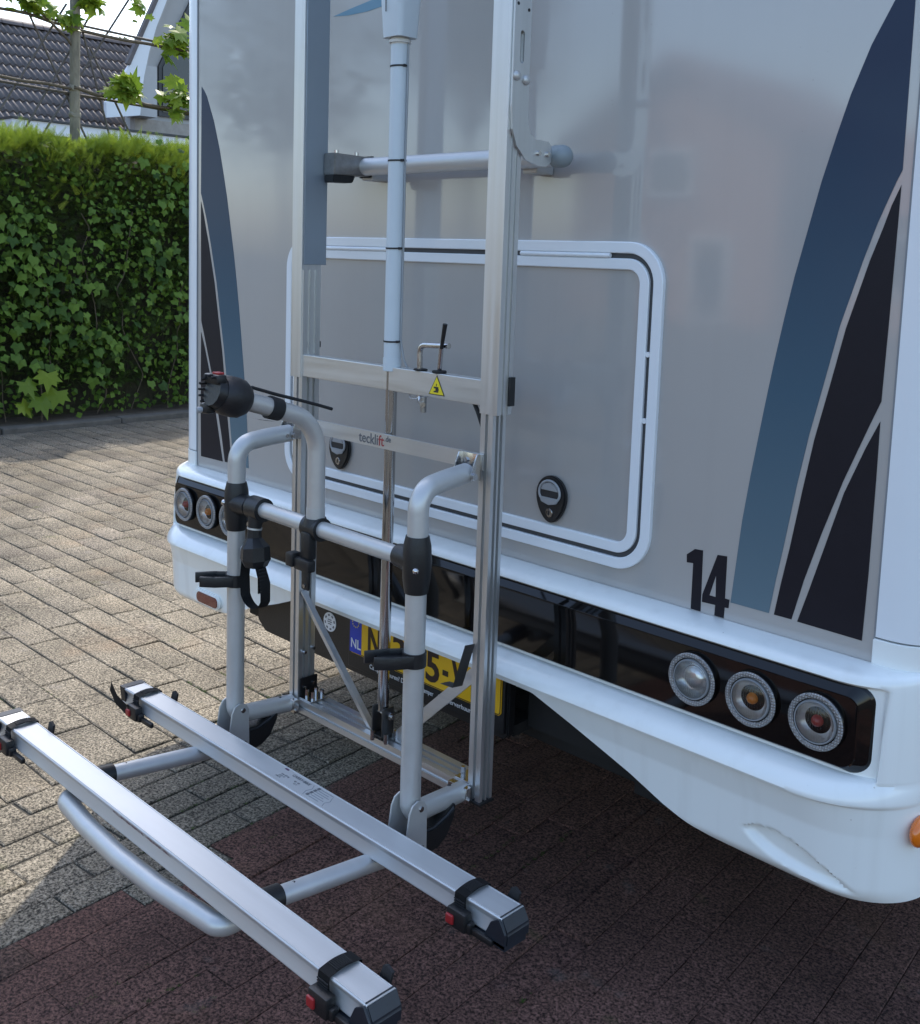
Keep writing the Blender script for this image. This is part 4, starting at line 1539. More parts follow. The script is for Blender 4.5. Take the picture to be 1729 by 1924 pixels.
# tall bent bike arm with the big clamp head
ax_ = 0.026
arm_pts = fillet([(ax_, TY, HZB + 0.005), (ax_, TY, 1.118), (ax_ - 0.004, TY - 0.172, 1.171)], [0.088], 12)
bm = bmesh.new()
bm_tube(bm, arm_pts, 0.0188, 24)
arm = from_bm('bike_arm', bm, mat('arm_silver', (0.56, 0.545, 0.52), 0.42, metal=0.55, var=0.06, vscale=25, bump=0.05, bscale=200), car, angle=60)
cyl('arm_sleeve', (ax_, TY, HZB + 0.016), (ax_, TY, HZB + 0.044), 0.0197, silver, arm, 24)
bm = bmesh.new()
bm_tube(bm, [(ax_ - 0.024, TY, HZB), (ax_ + 0.024, TY, HZB)], 0.0245, 20)
bm_box(bm, Vector((ax_ - 0.002, TY - 0.016, HZB - 0.035)), (0.030, 0.022, 0.060), 0.005)
bm_box(bm, Vector((ax_ - 0.004, TY - 0.024, HZB - 0.075)), (0.052, 0.020, 0.026), 0.004)
bm_box(bm, Vector((ax_ - 0.040, TY - 0.026, HZB - 0.070)), (0.024, 0.026, 0.030), 0.004)
bm_box(bm, Vector((ax_ - 0.006, TY - 0.018, HZB - 0.108)), (0.024, 0.008, 0.046), 0.003)
bm_tube(bm, [(ax_, TY, HZB + 0.006), (ax_, TY, HZB + 0.022)], 0.0265, 20, True, [0.027, 0.0225])
from_bm('arm_clamp', bm, black_plastic, car, angle=40)
cyl('clamp_bolt', (ax_ - 0.006, TY - 0.021, HZB - 0.122), (ax_ - 0.006, TY - 0.024, HZB - 0.122), 0.004, steel, arm, 10)
# head at the outer end
E0 = Vector((ax_ - 0.004, TY - 0.172, 1.171))
dr = (Vector((ax_ - 0.004, TY - 0.172, 1.171)) - Vector((ax_, TY, 1.118))).normalized()
bm = bmesh.new()
bm_tube(bm, [E0 - dr * 0.082, E0 - dr * 0.055], 0.0228, 22, True, [0.0225, 0.0235])
from_bm('rubber_sleeve', bm, black_rubber, arm, angle=50)
bm = bmesh.new()
hp = [E0 - dr * 0.004, E0 + dr * 0.002, E0 + dr * 0.014, E0 + dr * 0.030, E0 + dr * 0.050, E0 + dr * 0.062]
bm_tube(bm, hp, 0.03, 14, True, [0.022, 0.030, 0.0375, 0.0400, 0.0390, 0.033])
from_bm('clamp_head', bm, mat('black_head', (0.012, 0.011, 0.012), 0.5, var=0.2, vscale=40, bump=0.2, bscale=120), arm, angle=28)
sd = Vector((-0.55, -0.62, 0.55))
bm = bmesh.new()
kc = E0 + dr * 0.056
side_v = Vector((-1, 0, 0))
bm_tube(bm, [kc, kc + dr * 0.022], 0.030, 12, True, [0.032, 0.028])
bm_box(bm, kc + Vector((-0.004, -0.012, 0.030)), (0.05, 0.022, 0.018), 0.004)
bm_box(bm, kc + Vector((-0.020, -0.018, -0.028)), (0.026, 0.02, 0.02), 0.004)
from_bm('ratchet_buckle', bm, black_plastic, arm, angle=30)
bm = bmesh.new()
for k in range(8):
    a = math.radians(-40 + 22 * k)
    c_ = kc + dr * 0.020 + Vector((math.cos(a) * -0.031, 0, math.sin(a) * 0.031))
    bm_box(bm, c_, (0.005, 0.024, 0.004), 0.0008, rot=Matrix.Rotation(a, 3, 'Y'))
from_bm('ratchet_teeth', bm, black_rubber, arm, False)
box('red_release', tuple(kc + Vector((0.004, -0.010, 0.041))), (0.020, 0.014, 0.004), red_plastic, arm, 0.001)
cyl('lock_button', tuple(kc + Vector((-0.024, -0.022, -0.030))), tuple(kc + Vector((-0.030, -0.034, -0.032))), 0.006, grey_plastic, arm, 12)
# loose strap tails along the arm
upv = dr.cross(Vector((1, 0, 0))).normalized()
if upv.z < 0:
    upv = -upv
a0 = E0 - dr * 0.005 + upv * 0.028
tube('strap_tail', [a0, a0 - dr * 0.06, a0 - dr * 0.12 + upv * 0.002, a0 - dr * 0.165 + upv * 0.003, a0 - dr * 0.205 + upv * 0.003], 0.0034, black_rubber, arm, 8)
strap_band('strap_underside', [E0 - upv * 0.030, E0 - dr * 0.04 - upv * 0.029, E0 - dr * 0.075 - upv * 0.025], (1, 0, 0), 0.016, 0.003, black_rubber, arm)

# rail clips on the uprights
for tx, zc, sgn in ((TL, 0.712, -1), (TR, 0.700, -1)):
    cb_ = bmesh.new()
    bm_tube(cb_, [(tx, TY, zc - 0.014), (tx, TY, zc + 0.014)], 0.0238, 22)
    dirv = Vector((-0.62, -0.78, 0)) if tx < 0 else Vector((-0.55, -0.83, 0))
    sd_ = Vector((-dirv.y, dirv.x, 0))
    c0 = Vector((tx, TY, zc))
    for s2 in (-1, 1):
        pts_ = [c0 + sd_ * 0.020 * s2 + dirv * 0.005, c0 + sd_ * 0.024 * s2 + dirv * 0.045, c0 + sd_ * 0.018 * s2 + dirv * (0.092 if s2 < 0 else 0.078)]
        for i in range(2):
            a, b_ = pts_[i], pts_[i + 1]
            d_ = (b_ - a)
            bm_box(cb_, (a + b_) / 2, (d_.length + 0.004, 0.007, 0.024), 0.0015, rot=Vector((1, 0, 0)).rotation_difference(d_.normalized()).to_matrix())
    bm_box(cb_, c0 + dirv * 0.045, (0.05, 0.040, 0.006), 0.001, rot=Vector((1, 0, 0)).rotation_difference(dirv).to_matrix())
    from_bm('rail_clip', cb_, black_plastic, car, angle=35)

# platform arms and outer loop
AZ0, AZ1 = 0.322, 0.366          # arms rise slightly outwards
for tx in (TL + 0.008, TR + 0.004):
    arm2 = tube('platform_arm', [(tx, TY + 0.005, AZ0 - 0.006), (tx, -0.79, AZ1 - 0.006)], 0.0176, silver_rail, car, 24)
    cyl('arm_sleeve', (tx, -0.697, AZ1 - 0.0160), (tx, -0.765, AZ1 - 0.009), 0.0222, black_plastic, arm2, 22)
    cyl('hole', (tx, -0.665, 0.3462 + 0.0173), (tx, -0.665, 0.3462 + 0.0180), 0.003, seam_black, arm2, 10)
lz = 0.346
loop = fillet([(TL + 0.034, -0.770, lz), (TL + 0.036, -0.815, lz), (-0.10, -0.829, lz), (0.04, -0.836, lz), (0.18, -0.832, lz), (TR + 0.004, -0.815, lz), (TR + 0.004, -0.775, lz)], [0.055, 0.3, 0.5, 0.3, 0.055], 9)
bm = bmesh.new()
bm_tube(bm, loop, 0.0188, 24)
from_bm('outer_loop', bm, silver, car, angle=60)


# wheel rails
def rail(x0, x1, yb, zt, labelled):
    w, h = 0.0555, 0.041
    yc = yb - w / 2
    sec = [(-0.0265, 0.0), (0.0265, 0.0), (0.0278, -0.0015), (0.0278, -0.0035), (0.0195, -0.0165), (0.0195, -0.0200), (0.0255, -0.0385), (0.0245, -0.041), (-0.0245, -0.041), (-0.0255, -0.0385), (-0.0195, -0.0200), (-0.0195, -0.0165), (-0.0278, -0.0035), (-0.0278, -0.0015)]
    r_ = prism('wheel_rail', [(yc + a, zt + b) for a, b in sec], 'x', x0, x1 - 0.010, silver_rail, car, smooth=True, angle=20)
    # thin raised edges along the top
    for s_ in (-1, 1):
        box2('rail_edge', (x0 + 0.002, yc + s_ * 0.0248 - 0.0011, zt - 0.0003), (x1 - 0.014, yc + s_ * 0.0248 + 0.0011, zt + 0.0011), silver_rail, r_, 0.0004)
    # right end cap
    cpb = bmesh.new()
    bm_prism(cpb, [(x1 - 0.018, zt + 0.0018), (x1 - 0.010, zt + 0.0018), (x1 + 0.004, zt - 0.022), (x1 + 0.003, zt - 0.045), (x1 - 0.018, zt - 0.045)], 'y', yc - 0.0300, yc + 0.0300)
    es = [e for e in cpb.edges if e.calc_face_angle() > 0.4]
    bmesh.ops.bevel(cpb, geom=es, offset=0.0035, segments=3, affect='EDGES')
    bm_prism(cpb, [(x1 - 0.046, zt - 0.046), (x1 - 0.030, zt - 0.012), (x1 - 0.012, zt - 0.001), (x1 + 0.002, zt - 0.022), (x1 + 0.002, zt - 0.047)], 'y', yc - 0.0325, yc - 0.0285)
    bm_prism(cpb, [(x1 - 0.10, zt - 0.0475), (x1 - 0.040, zt - 0.0415), (x1 + 0.003, zt - 0.0415), (x1 + 0.003, zt - 0.050)], 'y', yc - 0.0325, yc + 0.020)
    from_bm('end_cap', cpb, mat('cap_dark', (0.011, 0.015, 0.022), 0.45, var=0.3, vscale=30) if 'cap_dark' not in bpy.data.materials else bpy.data.materials['cap_dark'], r_, angle=30)
    # left end cap with splayed tongue
    cpl = bmesh.new()
    bm_prism(cpl, [(yc - 0.0292, zt + 0.0015), (yc + 0.0292, zt + 0.0015), (yc + 0.024, zt - 0.044), (yc - 0.024, zt - 0.044)], 'x', x0 - 0.004, x0 + 0.017)
    from_bm('end_cap', cpl, bpy.data.materials['cap_dark'], r_, angle=30)
    # straps near both ends
    for k, (sx0, sx1) in enumerate(((x0 + 0.068, x0 + 0.094), (x1 - 0.115, x1 - 0.088))):
        arch = []
        for j in range(13):
            t = j / 12
            yy = yc + 0.0305 - 0.061 * t
            arch.append((0, yy, zt + 0.0022 + 0.0045 * math.sin(math.pi * t)))
        xm = (sx0 + sx1) / 2
        pth = [(xm, yc + 0.026, zt - 0.036), (xm, yc + 0.0305, zt - 0.004)] + [(xm, q_[1], q_[2]) for q_ in arch] + [(xm, yc - 0.0318, zt - 0.006), (xm, yc - 0.030, zt - 0.030), (xm, yc - 0.028, zt - 0.046)]
        stp = strap_band('strap', pth, (1, 0, 0), (sx1 - sx0), 0.0032, black_rubber, r_)
        rb = bmesh.new()
        for j in range(6):
            bm_box(rb, Vector((xm, yc - 0.0335, zt - 0.008 - 0.0042 * j)), (sx1 - sx0 - 0.002, 0.002, 0.0018), 0)
        for j in range(9):
            t = 0.30 + 0.055 * j
            yy = yc + 0.0305 - 0.061 * t
            bm_box(rb, Vector((xm, yy, zt + 0.0030 + 0.0045 * math.sin(math.pi * t))), (sx1 - sx0 - 0.004, 0.0016, 0.0016), 0)
        from_bm('strap_ribs', rb, black_rubber, r_, False)['kind'] = 'stuff'
        bk = bmesh.new()
        bm_box(bk, Vector((xm + 0.006, yc - 0.039, zt - 0.034)), (0.044, 0.020, 0.034), 0.004)
        bm_box(bk, Vector((xm + 0.022, yc - 0.036, zt - 0.042)), (0.026, 0.016, 0.020), 0.004)
        bm_box(bk, Vector((xm + 0.05, yc - 0.034, zt - 0.046)), (0.06, 0.010, 0.012), 0.003)
        from_bm('buckle', bk, black_plastic, r_, angle=35)
        box('red_buckle', (xm - 0.006, yc - 0.0490, zt - 0.036), (0.017, 0.008, 0.017), red_plastic, r_, 0.0025, 3)
        # loose tongue behind
        tg = bmesh.new()
        dx_ = 0.055
        bm_prism(tg, [(xm + dx_ - 0.016, zt - 0.03), (xm + dx_ + 0.010, zt - 0.03), (xm + dx_ + 0.022, zt + 0.012), (xm + dx_ + 0.010, zt + 0.018), (xm + dx_ + 0.002, zt + 0.014)], 'y', yc + 0.033, yc + 0.038)
        from_bm('loose_tongue', tg, black_rubber, r_, False)
        if k == 0:
            strap_band('strap_end', [(xm - 0.010, yc - 0.052, zt - 0.030), (xm - 0.055, yc - 0.054, zt - 0.018), (xm - 0.092, yc - 0.050, zt + 0.004)], (0.3, 0.0, 0.95), 0.026, 0.003, black_rubber, r_)
    if labelled:
        # printed rating label on the top face
        lx = 0.005
        zt2 = zt + 0.0004
        text_obj('rail_lettering', 'CARRY-BIKE', 0.0105, grey_ink, r_, (lx + 0.052, yc + 0.010, zt2), (1, 0, 0), (0, 1, 0), 0.0001, bold=0.0002)
        for j, (s_, xx, yy) in enumerate((('max 60 kg', 0.030, -0.001), ('LIFT 77', 0.030, -0.008), ('100.75', 0.026, -0.014), ('40 - 60', 0.074, -0.002), ('12 V', 0.080, -0.009))):
            text_obj('rail_lettering', s_, 0.0062, grey_ink, r_, (lx + xx, yc + yy, zt2), (1, 0, 0), (0, 1, 0), 0.0001)
        box2('print_mark', (lx + 0.018, yc + 0.017, zt), (lx + 0.030, yc + 0.0215, zt + 0.0005), mat('mark_violet', (0.10, 0.04, 0.10), 0.5), r_, 0)
        for j in range(4):
            box2('print_icon', (lx + 0.131, yc + 0.013 - j * 0.0095, zt), (lx + 0.138, yc + 0.0205 - j * 0.0095, zt + 0.0005), grey_ink, r_, 0)
        for j in range(6):
            box2('print_line', (lx + 0.141, yc + 0.0172 - j * 0.0066, zt), (lx + 0.180 - (0.008 if j % 2 else 0), yc + 0.0187 - j * 0.0066, zt + 0.0004), mat('print_grey', (0.25, 0.27, 0.29), 0.5) if 'print_grey' not in bpy.data.materials else bpy.data.materials['print_grey'], r_, 0)
        prism('print_curve', [(lx + 0.118, yc + 0.018), (lx + 0.126, yc + 0.006), (lx + 0.122, yc - 0.006), (lx + 0.128, yc - 0.019), (lx + 0.1268, yc - 0.019), (lx + 0.1205, yc - 0.006), (lx + 0.1245, yc + 0.006), (lx + 0.1165, yc + 0.018)], 'z', zt, zt + 0.0004, bpy.data.materials['print_grey'], r_, smooth=False)
        prism('print_curve', [(lx + 0.182, yc + 0.014), (lx + 0.190, yc + 0.002), (lx + 0.186, yc - 0.010), (lx + 0.192, yc - 0.021), (lx + 0.1908, yc - 0.021), (lx + 0.1845, yc - 0.010), (lx + 0.1885, yc + 0.002), (lx + 0.1808, yc + 0.014)], 'z', zt, zt + 0.0004, bpy.data.materials['print_grey'], r_, smooth=False)
    else:
        # faded red lettering on the slanted front face
        nrm = Vector((0, -0.843, -0.538))
        upd = Vector((0, -0.538, 0.843))
        text_obj('rail_lettering', 'CARRY-BIKE', 0.0185, mat('faded_red', (0.20, 0.085, 0.09), 0.5), r_, Vector((-0.02, yc - 0.0197, zt - 0.0163)) + nrm * 0.0008, (1, 0, 0), upd, 0.0001, sx=2.0, bold=0.0003)
    for s_ in (TL + 0.008, TR + 0.004):
        box2('rail_saddle', (s_ - 0.02, yc - 0.020, zt - 0.0465), (s_ + 0.02, yc + 0.020, zt - 0.0405), black_plastic, r_, 0.001)
    return r_


r1 = rail(-0.590, 0.690, -0.4425, 0.384, True)
r1['label'] = 'wheel rail nearer the motorhome with a printed label'
r2 = rail(-0.550, 0.728, -0.7665, 0.417, False)
r2['label'] = 'outer wheel rail above the bent loop tube'

# ------------------------------------------------------------------ kerb, hedge, ivy
for y0, lb in ((0.62, 'dark kerb stone at the far left edge of the hedge foot'), (1.62, 'dark kerb stone at the hedge foot right below the sapling leaves'), (2.62, 'dark kerb stone at the hedge foot running behind the motorhome corner')):
    kb = box2('kerb_stone', (-6.58 + rng.normal(0, 0.006), y0 + 0.006, -0.15), (-6.44 + rng.normal(0, 0.006), y0 + 0.994, 0.035), kerb_mat, None, 0.012)
    tag(kb, lb, 'kerb stone', 'kerb stones below the hedge')
bed = sheet('planting_bed', -9.2, -6.58, -3.0, 9.0, 0.03, soil_mat)

HXF = -6.70                       # hedge face


def htop(y):
    return 2.27 + 0.06 * np.clip((y - 1.7) / 1.8, 0, 1) + 0.03 * np.sin(y * 7.0) + 0.02 * np.sin(y * 17 + 1)


hedge = thing('hedge', 'tall clipped yew hedge with sunlit top behind the driveway', 'hedge', (-7.1, 2.5, 0.03))
core = bmesh.new()  # solid dark core added as shadow caster behind the sprays
nyc = 60
cv = []
for i in range(nyc + 1):
    y = 0.0 + 6.0 * i / nyc
    t = float(htop(np.array(y))) - 0.10
    row = [(-6.95 + 0.05 * math.sin(y * 9), y, 0.02), (-6.90 + 0.05 * math.sin(y * 11 + 1), y, 1.0), (-6.93 + 0.05 * math.sin(y * 13), y, t - 0.12), (-7.05, y, t), (-7.45, y, t), (-7.5, y, 0.02)]
    cv.append([core.verts.new(p_) for p_ in row])
for i in range(nyc):
    for k in range(5):
        core.faces.new((cv[i][k], cv[i + 1][k], cv[i + 1][k + 1], cv[i][k + 1]))
core.faces.new(cv[0])
core.faces.new(cv[-1][::-1])
bmesh.ops.recalc_face_normals(core, faces=core.faces[:])
from_bm('shadow_core', core, hedge_core_mat, hedge, False)
# yew spray: a twig with needle pairs
tv, tf = [], []
for k in range(9):
    t = k / 8
    for s_ in (-1, 1):
        L_ = 0.30 * (1 - 0.55 * t)
        b0 = len(tv)
        x0 = t
        tv += [(x0, 0, 0), (x0 + 0.045, 0, 0.01), (x0 + 0.16 + 0.04, s_ * L_, 0.05), (x0 + 0.13, s_ * L_ * 0.85, 0.03)]
        tf.append((b0, b0 + 1, b0 + 2, b0 + 3))
b0 = len(tv)
tv += [(0, -0.015, 0), (1.1, -0.004, 0), (1.1, 0.004, 0), (0, 0.015, 0)]
tf.append((b0, b0 + 1, b0 + 2, b0 + 3))
tv, tf = np.array(tv, float), np.array(tf)
# face
nF = 11500
yy = rng.uniform(1.2, 4.2, nF)
zz = rng.uniform(0.10, 1.0, nF) ** 0.9 * 2.25 + 0.02
dep = rng.exponential(0.07, nF)
lump = 0.06 * np.sin(yy * 5 + zz * 3) * np.sin(zz * 6 + yy * 2)
keep = (np.sin(yy * 8.3 + 2.0 * np.sin(zz * 4.1)) * np.sin(zz * 7.1 + 1.3 * np.sin(yy * 5.0)) + 0.55 + 0.9 * (zz > 1.55) + rng.normal(0, 0.25, nF)) > 0
yy, zz, dep, lump = yy[keep], zz[keep], dep[keep], lump[keep]
xx = HXF - dep + lump - 0.04
zz = np.minimum(zz, htop(yy) - 0.02)
D = np.stack([rng.uniform(0.35, 1.0, len(yy)), rng.normal(0, 0.5, len(yy)), rng.normal(0.05, 0.45, len(yy))], 1)
tint = np.clip(np.abs(rng.normal(0.0, 0.22, len(yy))) + 0.40 * np.clip((zz - 1.5) / 0.6, 0, 1), 0, 1)  # upper sprays tinted lighter, sunlight put into the colour
P = np.stack([xx, yy, zz], 1)
S = rng.uniform(0.045, 0.10, len(yy))
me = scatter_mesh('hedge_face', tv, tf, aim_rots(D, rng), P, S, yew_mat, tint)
o = bpy.data.objects.new('foliage', me)
o['kind'] = 'stuff'
link(o, hedge)
# top: sunlit tone put into the spray tint
nT = 10000
yy = rng.uniform(0.6, 4.6, nT)
xx = rng.uniform(-7.55, HXF + 0.05, nT)
edge = np.clip((xx - (-6.85)) / 0.2, 0, 1)
zz = htop(yy) - 0.09 - edge ** 2 * (0.04 + rng.exponential(0.13, nT)) * (0.6 + 0.6 * np.sin(yy * 6.1 + np.sin(yy * 15))) + np.abs(rng.normal(0, 0.05, nT))
D = np.stack([rng.normal(0.1, 0.45, nT), rng.normal(0, 0.45, nT), rng.uniform(0.5, 1.0, nT)], 1)
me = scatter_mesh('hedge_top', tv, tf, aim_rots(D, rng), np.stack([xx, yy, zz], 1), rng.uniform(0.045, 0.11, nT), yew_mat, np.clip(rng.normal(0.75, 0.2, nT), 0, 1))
o = bpy.data.objects.new('top_shoots', me)
o['kind'] = 'stuff'
link(o, hedge)


def lobed_leaf(name, tips, valleys, m, fold=0.12, curl=0.15):
    """tips: list of (angle, radius), valleys between; leaf in XY, stem at origin pointing -x... returns mesh"""
    pts = [(0.0, 0.0)]
    n = len(tips)
    for i in range(n):
        a, r = tips[i]
        pts.append((r * math.cos(a), r * math.sin(a)))
        if i < n - 1:
            va, vr_ = valleys[i]
            pts.append((vr_ * math.cos(va), vr_ * math.sin(va)))
    V = [(0.25, 0, 0.03)]
    for x, y in pts:
        V.append((x, y, abs(y) * fold - curl * (x * x + y * y)))
    F = []
    k = len(pts)
    for i in range(1, k):
        F.append((0, i + 0, i + 1))
    F.append((0, k, 1))
    me = bpy.data.meshes.new(name)
    me.from_pydata(V, [], F)
    me.materials.append(m)
    a = me.attributes.new('tint', 'FLOAT', 'POINT')
    a.data.foreach_set('value', np.full(len(V), 0.5, dtype=np.float32))
    return me


def rad(d):
    return math.radians(d)


ivy_meshes = [
    lobed_leaf('ivy_leaf', [(rad(-125), 0.34), (rad(-58), 0.72), (rad(0), 1.05), (rad(58), 0.72), (rad(125), 0.34)], [(rad(-92), 0.40), (rad(-28), 0.58), (rad(28), 0.58), (rad(92), 0.40)], ivy_mat, 0.14, 0.16),
    lobed_leaf('ivy_leaf', [(rad(-120), 0.30), (rad(-52), 0.62), (rad(4), 1.0), (rad(62), 0.78), (rad(128), 0.36)], [(rad(-85), 0.36), (rad(-24), 0.55), (rad(34), 0.60), (rad(95), 0.42)], ivy_mat, 0.05, 0.25),
    lobed_leaf('ivy_leaf', [(rad(-110), 0.42), (rad(-45), 0.66), (rad(0), 0.92), (rad(45), 0.66), (rad(110), 0.42)], [(rad(-78), 0.46), (rad(-22), 0.62), (rad(22), 0.62), (rad(78), 0.46)], ivy_mat, -0.08, 0.10)]
ivy = thing('ivy', 'climbing ivy with lobed green leaves spread over the shaded hedge face', 'ivy', (-6.66, 2.4, 0.03))
# vines
for k in range(5):
    y = 1.75 + 0.36 * k + random.uniform(-0.06, 0.06)
    pts = []
    z = 0.05
    while z < random.uniform(1.2, 1.9):
        pts.append((HXF + random.uniform(-0.02, 0.03), y, z))
        y += random.uniform(-0.09, 0.09)
        z += random.uniform(0.12, 0.22)
    if len(pts) > 2:
        tube('vine', pts, 0.0035, twig_mat, ivy, 6, 0.08, 3)
clumps = [(1.78, 1.62, 0.16, 22), (1.92, 1.42, 0.17, 26), (2.05, 1.18, 0.18, 26), (2.2, 0.98, 0.17, 22), (1.85, 0.95, 0.15, 16), (2.42, 0.72, 0.14, 18), (1.82, 0.62, 0.12, 12), (2.5, 0.42, 0.10, 12),
          (2.68, 1.72, 0.09, 9), (3.02, 1.52, 0.13, 15), (3.16, 1.28, 0.15, 18), (3.3, 1.0, 0.13, 10), (2.7, 0.6, 0.11, 10), (2.3, 1.4, 0.10, 8), (3.05, 0.45, 0.13, 9), (2.75, 1.05, 0.16, 7), (3.2, 1.85, 0.12, 9), (3.4, 2.12, 0.14, 14), (3.1, 2.16, 0.12, 8)]
for cy_, cz_, sp_, n_ in clumps:
    for _ in range(n_):
        y = cy_ + random.gauss(0, sp_)
        z = max(0.12, cz_ + random.gauss(0, sp_))
        o = bpy.data.objects.new('ivy_leaf', random.choice(ivy_meshes))
        link(o, ivy)
        s = random.uniform(0.045, 0.10)
        o.scale = (s, s, s)
        o.location = (HXF + random.uniform(0.02, 0.10), y, z)
        nrm = Vector((1.0, random.gauss(-0.15, 0.35), random.gauss(0.55, 0.3))).normalized()
        dn = Vector((random.gauss(0.15, 0.2), random.gauss(0, 0.5), -1))
        tx_ = (dn - nrm * dn.dot(nrm)).normalized()
        ty_ = nrm.cross(tx_)
        o.rotation_euler = Matrix((tx_, ty_, nrm)).transposed().to_euler()

# smaller, darker leaves filling the face between the large ones
lv = np.array([(0, 0, 0), (0.45, -0.48, 0.05), (1.0, 0.0, -0.08), (0.45, 0.48, 0.05)], float)
lf = np.array([(0, 1, 2, 3)])
nS = 5200
yy = rng.uniform(1.2, 4.2, nS)
zz = rng.uniform(0.08, 2.2, nS)
keep = (np.sin(yy * 6.3 + 1.0 + 1.5 * np.sin(zz * 3.0)) * np.sin(zz * 5.2 + yy) + 0.45 + rng.normal(0, 0.3, nS)) > 0
yy, zz = yy[keep], zz[keep]
nS = len(yy)
D = np.stack([rng.uniform(0.0, 0.6, nS), rng.normal(0, 0.6, nS), rng.normal(-0.5, 0.5, nS)], 1)
me = scatter_mesh('small_leaves', lv, lf, aim_rots(D, rng), np.stack([HXF - rng.exponential(0.05, nS) + 0.03, yy, zz], 1), rng.uniform(0.03, 0.065, nS), ivy_mat, np.clip(rng.normal(0.42, 0.28, nS), 0, 1))
o = bpy.data.objects.new('small_leaves', me)
o['kind'] = 'stuff'
link(o, hedge)

# ------------------------------------------------------------------ pleached plane tree on its cane lattice
plane_meshes = [
    lobed_leaf('plane_leaf', [(rad(-118), 0.50), (rad(-92), 0.50), (rad(-62), 0.80), (rad(-32), 0.78), (rad(0), 1.05), (rad(32), 0.78), (rad(62), 0.80), (rad(92), 0.50), (rad(118), 0.50)],
               [(rad(-104), 0.42), (rad(-78), 0.42), (rad(-46), 0.58), (rad(-18), 0.60), (rad(18), 0.60), (rad(46), 0.58), (rad(78), 0.42), (rad(104), 0.42)], plane_mat, 0.10, 0.18),
    lobed_leaf('plane_leaf', [(rad(-110), 0.46), (rad(-60), 0.84), (rad(-28), 0.74), (rad(3), 1.0), (rad(36), 0.76), (rad(66), 0.86), (rad(112), 0.46)],
               [(rad(-84), 0.44), (rad(-42), 0.56), (rad(-14), 0.58), (rad(20), 0.58), (rad(50), 0.56), (rad(88), 0.44)], plane_mat, -0.05, 0.28)]
tree = thing('pleached_tree', 'young pleached plane tree with mottled trunk and tied horizontal branches above the hedge', 'tree', (-7.1, 2.55, 0.03))
TXX = -7.1
tube('trunk', [(TXX, 2.54, 0.03), (TXX, 2.545, 1.5), (TXX + 0.005, 2.55, 2.4), (TXX, 2.556, 2.85), (TXX + 0.006, 2.562, 3.3), (TXX, 2.57, 4.3)], 0.042, bark, tree, 14, 0.1, 4, None)
for zz in (2.77, 3.25, 2.55):
    bm = bmesh.new()
    r_ = bmesh.ops.create_icosphere(bm, subdivisions=2, radius=0.053)
    for v in bm.verts:
        v.co *= 1 + 0.18 * math.sin(v.co.x * 90 + v.co.z * 50) * 0.5
    bmesh.ops.transform(bm, matrix=Matrix.Translation((TXX, 2.552, zz)) @ Matrix.Diagonal((1, 1, 0.8, 1)), verts=bm.verts)
    from_bm('knot', bm, bark, tree)


def wob(a, b, n, amp):
    a, b = Vector(a), Vector(b)
    return [a.lerp(b, i / n) + Vector((random.gauss(0, amp), random.gauss(0, amp), random.gauss(0, amp))) for i in range(n + 1)]


tube('branch', wob((TXX + 0.02, 2.55, 2.77), (TXX + 0.04, 4.3, 2.64), 8, 0.012), 0.016, twig_mat, tree, 8, 0.05, 3, None)
tube('branch', wob((TXX + 0.02, 2.55, 2.76), (TXX + 0.04, 0.8, 2.84), 8, 0.012), 0.013, twig_mat, tree, 8, 0.05, 3, None)
tube('branch', wob((TXX + 0.02, 2.56, 3.26), (TXX + 0.04, 4.3, 3.20), 8, 0.012), 0.014, twig_mat, tree, 8, 0.05, 3, None)
tube('branch', wob((TXX + 0.02, 2.56, 3.24), (TXX + 0.04, 0.8, 3.46), 8, 0.012), 0.013, twig_mat, tree, 8, 0.05, 3, None)
tube('branch', wob((TXX + 0.02, 2.56, 3.10), (TXX + 0.05, 2.25, 3.34), 4, 0.008), 0.011, twig_mat, tree, 8, 0.05, 3, None)
lat = thing('cane_lattice', 'diamond lattice of thin weathered canes behind the pleached tree', 'trellis', (-7.16, 2.5, 0.5))
for a, b_ in (((3.10, 3.62), (1.93, 1.79)), ((2.83, 3.58), (1.72, 1.65)), ((2.52, 3.46), (1.5, 1.80)), ((2.60, 3.47), (3.0, 2.05)), ((2.15, 3.42), (2.82, 2.10)), ((2.72, 3.14), (3.25, 2.16))):
    (y0, z0), (y1, z1) = a, b_
    tube('cane', [(TXX - 0.06, y0, z0), (TXX - 0.06, y1, z1)], 0.0095, cane_mat, lat, 8)
for zz0, zz1 in ((2.80, 2.66), (3.36, 3.25)):
    tube('cane', [(TXX - 0.04, 0.6, zz0), (TXX - 0.035, 4.4, zz1)], 0.011, cane_mat, lat, 8)


def leaf_cluster(cy_, cz_, n_, sp_, smin, smax):
    for _ in range(n_):
        dv = Vector((random.gauss(0.25, 0.5), random.gauss(0, 0.7), random.gauss(0.2, 0.7))).normalized()
        base = Vector((TXX + 0.05, cy_, cz_)) + Vector((random.gauss(0, sp_ * 0.5), random.gauss(0, sp_), random.gauss(0, sp_ * 0.7)))
        o = bpy.data.objects.new('leaf', random.choice(plane_meshes))
        link(o, tree)
        s = random.uniform(smin, smax)
        o.scale = (s, s, s)
        o.location = base
        nrm = Vector((random.gauss(0.5, 0.4), random.gauss(0, 0.4), random.gauss(0.7, 0.4))).normalized()
        tx_ = (dv - nrm * dv.dot(nrm)).normalized()
        ty_ = nrm.cross(tx_)
        o.rotation_euler = Matrix((tx_, ty_, nrm)).transposed().to_euler()


